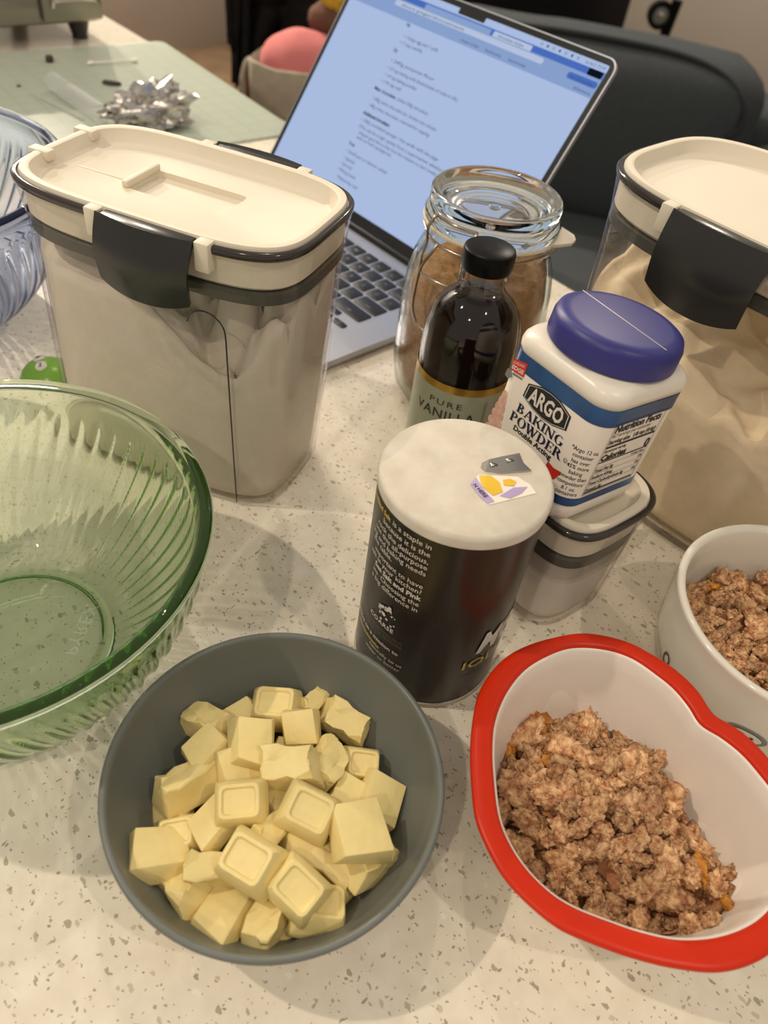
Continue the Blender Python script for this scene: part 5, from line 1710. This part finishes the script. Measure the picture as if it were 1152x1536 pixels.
# television on a stand behind the sofa
tvp = unproj(900, 20, -0.10)
tv = thing('television', 'black flat television behind the sofa at the top of the picture', 'television', (0.606, 3.40, FLOOR), R_(0))
bm = bmesh.new(); box(bm, -1.15, 0.0, -0.03, 0.03, 0.40, 1.06, 0.008); scn = obj('screen_panel', bm, 'tv', tv)
bm = bmesh.new(); box(bm, -0.75, -0.45, -0.14, 0.14, 0.0, 0.02, 0.004); box(bm, -0.64, -0.56, -0.02, 0.03, 0.02, 0.34, 0.004); obj('stand', bm, 'oven_dark', tv)
# floor fan by the wall
fn = thing('floor_fan', 'small black round-headed fan on a pole by the beige wall', 'fan', (0.760, 3.40, FLOOR), R_(0))
FZ = 0.663
bm = bmesh.new(); lathe(bm, [(0.09, 0.0), (0.11, 0.004), (0.10, 0.02), (0.03, 0.03)], 32); obj('base', bm, 'black', fn)
bm = bmesh.new(); tube(bm, [(-0.02, 0.02, 0.02), (0.0, 0.02, 0.40), (0.022, 0.02, FZ + 0.05)], 0.020, 14); obj('pole', bm, 'black', fn)
K = 40
def disc_ring(q, y): return [(-0.03 + q * cos(2 * pi * i / K), y, FZ + q * sin(2 * pi * i / K)) for i in range(K)]
bm = bmesh.new()
loft(bm, [disc_ring(0.030, -0.02), disc_ring(0.046, -0.02), disc_ring(0.046, 0.02), disc_ring(0.030, 0.02)], closed=True)
hd = obj('head_ring', bm, 'black', fn)
bm = bmesh.new(); loft(bm, [disc_ring(0.031, 0.005), disc_ring(0.031, -0.008), disc_ring(0.020, -0.012)]); obj('face', bm, 'mark_grey', fn)
bm = bmesh.new(); loft(bm, [disc_ring(0.010, -0.011), disc_ring(0.010, -0.020), disc_ring(0.006, -0.022)]); obj('hub', bm, 'steel', fn)
# door on the back wall
dw = thing('door_1', 'pale door in the beige wall at the top right corner', 'door', AX * 2.26 + AN * 4.2 + Vector((0, 0, FLOOR)), YAW)
dw['kind'] = 'structure'
bm = bmesh.new(); box(bm, 0, 0.86, -0.03, 0.0, 0.0, 2.03, 0.004); obj('door_leaf', bm, 'panel', dw)
for x0, x1 in ((-0.08, 0.0), (0.86, 0.94)):
    bm = bmesh.new(); box(bm, x0, x1, -0.045, 0.0, 0, 2.1, 0.004); obj('frame', bm, 'panel', dw)
bm = bmesh.new(); tube(bm, [(0.07, -0.03, 0.95), (0.07, -0.07, 0.95), (0.17, -0.07, 0.95)], 0.010, 10); obj('handle', bm, 'steel', dw)

# stool with jacket, tote bag and plush toys, beyond the far edge
sp0 = unproj(420, 140, -0.25)
stl = thing('bar_stool', 'wooden bar stool under the canvas bag beyond the counter edge', 'stool', (-0.34, 1.80, FLOOR), R_(-8))
SZ = 0.6195
bm = bmesh.new(); loft(bm, [rring(0.36, 0.34, 0.05, SZ - 0.03, k=6), rring(0.37, 0.35, 0.06, SZ - 0.015, k=6), rring(0.36, 0.34, 0.05, SZ, k=6)]); obj('seat', bm, 'wood', stl)
for x in (-1, 1):
    for y in (-1, 1):
        bm = bmesh.new(); tube(bm, [(x * 0.17, y * 0.16, 0), (x * 0.14, y * 0.13, SZ - 0.028)], 0.016, 10); obj('leg', bm, 'wood', stl)
bm = bmesh.new(); tube(bm, [(-0.16, 0.15, SZ), (-0.165, 0.165, SZ + 0.34)], 0.014, 10); tube(bm, [(0.16, 0.15, SZ), (0.165, 0.165, SZ + 0.34)], 0.014, 10); tube(bm, [(-0.17, 0.166, SZ + 0.34), (0.17, 0.166, SZ + 0.34)], 0.014, 10); obj('backrest', bm, 'wood', stl)

bagp = Vector((-0.300, 1.775, FLOOR + SZ))
bag = thing('tote_bag', 'beige canvas tote bag holding a pink plush toy beyond the counter edge', 'bag', bagp, R_(-6))
bm = bmesh.new()
hB = 0.150
rings = []
for z, L_, W_2 in ((0.001, 0.215, 0.12), (0.01, 0.235, 0.135), (0.05, 0.242, 0.145), (0.10, 0.246, 0.150), (hB, 0.248, 0.150)):
    rings.append([(x, y, z + 0.004 * sin(x * 40)) for x, y, _ in sring(L_, W_2, 5, z, k=48)])
inner = [[(x * 0.97, y * 0.96, z + (0.004 if i == len(rings) - 1 else 0.0)) for x, y, z in r] for i, r in enumerate(rings)][::-1]
loft(bm, rings + inner[:-1] + [[(x, y, 0.012) for x, y, z in inner[-2]]])
obj('bag_body', bm, 'canvas', bag, auto=None)
bm = bmesh.new(); tube(bm, smooth_path([(-0.112, -0.02, hB - 0.01), (-0.130, -0.03, hB - 0.005), (-0.140, -0.04, hB - 0.05), (-0.134, -0.04, 0.03)], 6), 0.006, 8); obj('handle', bm, 'canvas', bag)
bm = bmesh.new()
tmp = bmesh.new(); bmesh.ops.create_icosphere(tmp, subdivisions=4, radius=1)
for v in tmp.verts:
    p = v.co; k = 1 + 0.05 * noise.noise(p * 2)
    v.co = Vector((-0.012 + p.x * 0.100 * k, p.y * 0.064 * k, 0.140 + p.z * 0.076 * k))
merge(bm, tmp)
pk = obj('plush_toy', bm, 'pink', auto=None); pk.location = bagp; pk.rotation_euler.z = R_(-6)
tag(pk, 'rounded pink plush toy poking out of the canvas bag', 'plush toy')
yb = unproj(492, 12, 0.02)
yl = thing('plush_toy', 'fluffy yellow plush toy with a brown collar above the pink one', 'plush toy', (bagp.x + 0.045, bagp.y + 0.045, bagp.z + 0.208))
bm = bmesh.new(); tmp = bmesh.new(); bmesh.ops.create_icosphere(tmp, subdivisions=5, radius=1)
for v in tmp.verts:
    p = v.co; k = 1 + 0.06 * noise.noise(p * 5) + 0.05 * noise.noise(p * 14)
    v.co = Vector((p.x * 0.044 * k, p.y * 0.045 * k, 0.085 + p.z * 0.058 * k))
merge(bm, tmp); obj('body', bm, 'yellow', yl, auto=None)
bm = bmesh.new(); tmp = bmesh.new(); bmesh.ops.create_icosphere(tmp, subdivisions=4, radius=1)
for v in tmp.verts:
    p = v.co; v.co = Vector((-0.012 + p.x * 0.050, p.y * 0.045, 0.020 + p.z * 0.036)) * (1 + 0.04 * noise.noise(p * 6))
merge(bm, tmp); obj('collar', bm, 'brown_plush', yl, auto=None)

# black jacket hung over the stool back
jk = thing('jacket', 'black jacket hanging beside the canvas bag beyond the counter', 'jacket', (sp0.x, sp0.y, 0))
def curtain(top, bot, depth, seed, name):
    bm = bmesh.new()
    grid = []
    nU, nV = 40, 24
    for i in range(nU + 1):
        u = i / nU
        T = path_at(top, u); B = path_at(bot, u)
        row = []
        for j in range(nV + 1):
            v = j / nV
            p = T.lerp(B, v)
            p = p + depth * (0.022 * sin(u * 17 + seed + 1.2 * v) * (0.3 + v) + 0.012 * noise.noise(Vector((u * 5, v * 5, seed))))
            row.append(p)
        grid.append(row)
    sheet(bm, grid, 0.006)
    return obj(name, bm, 'jacket', jk, auto=None)
def path_at(P, u):
    n = len(P) - 1
    f_ = min(n - 1e-6, u * n); i = int(f_); return P[i].lerp(P[i + 1], f_ - i)
def jp(px, py, z_or_y):
    d = cx_ * ((px - 576) / FPX) - cy_ * ((py - 768) / FPX) + fw
    return Vector((0, 0, CAM_H)) + d * (z_or_y / d.y) - Vector((sp0.x, sp0.y, 0))
yj = 1.925
top = [jp(340, -60, yj), jp(400, -75, yj + 0.02), jp(470, -60, yj + 0.02), jp(540, -30, yj)]
bot = [jp(352, 128, yj - 0.02), jp(380, 92, yj), jp(440, 60, yj), jp(500, 60, yj)]
curtain(top, bot, Vector((0.3, -1, 0.1)), 1.0, 'jacket_body')
top = [jp(335, -40, yj - 0.03), jp(352, -50, yj - 0.03), jp(372, -40, yj - 0.02)]
bot = [jp(344, 40, yj - 0.04), jp(352, 122, yj - 0.05), jp(372, 90, yj - 0.04)]
curtain(top, bot, Vector((0.2, -1, 0.1)), 4.0, 'sleeve')
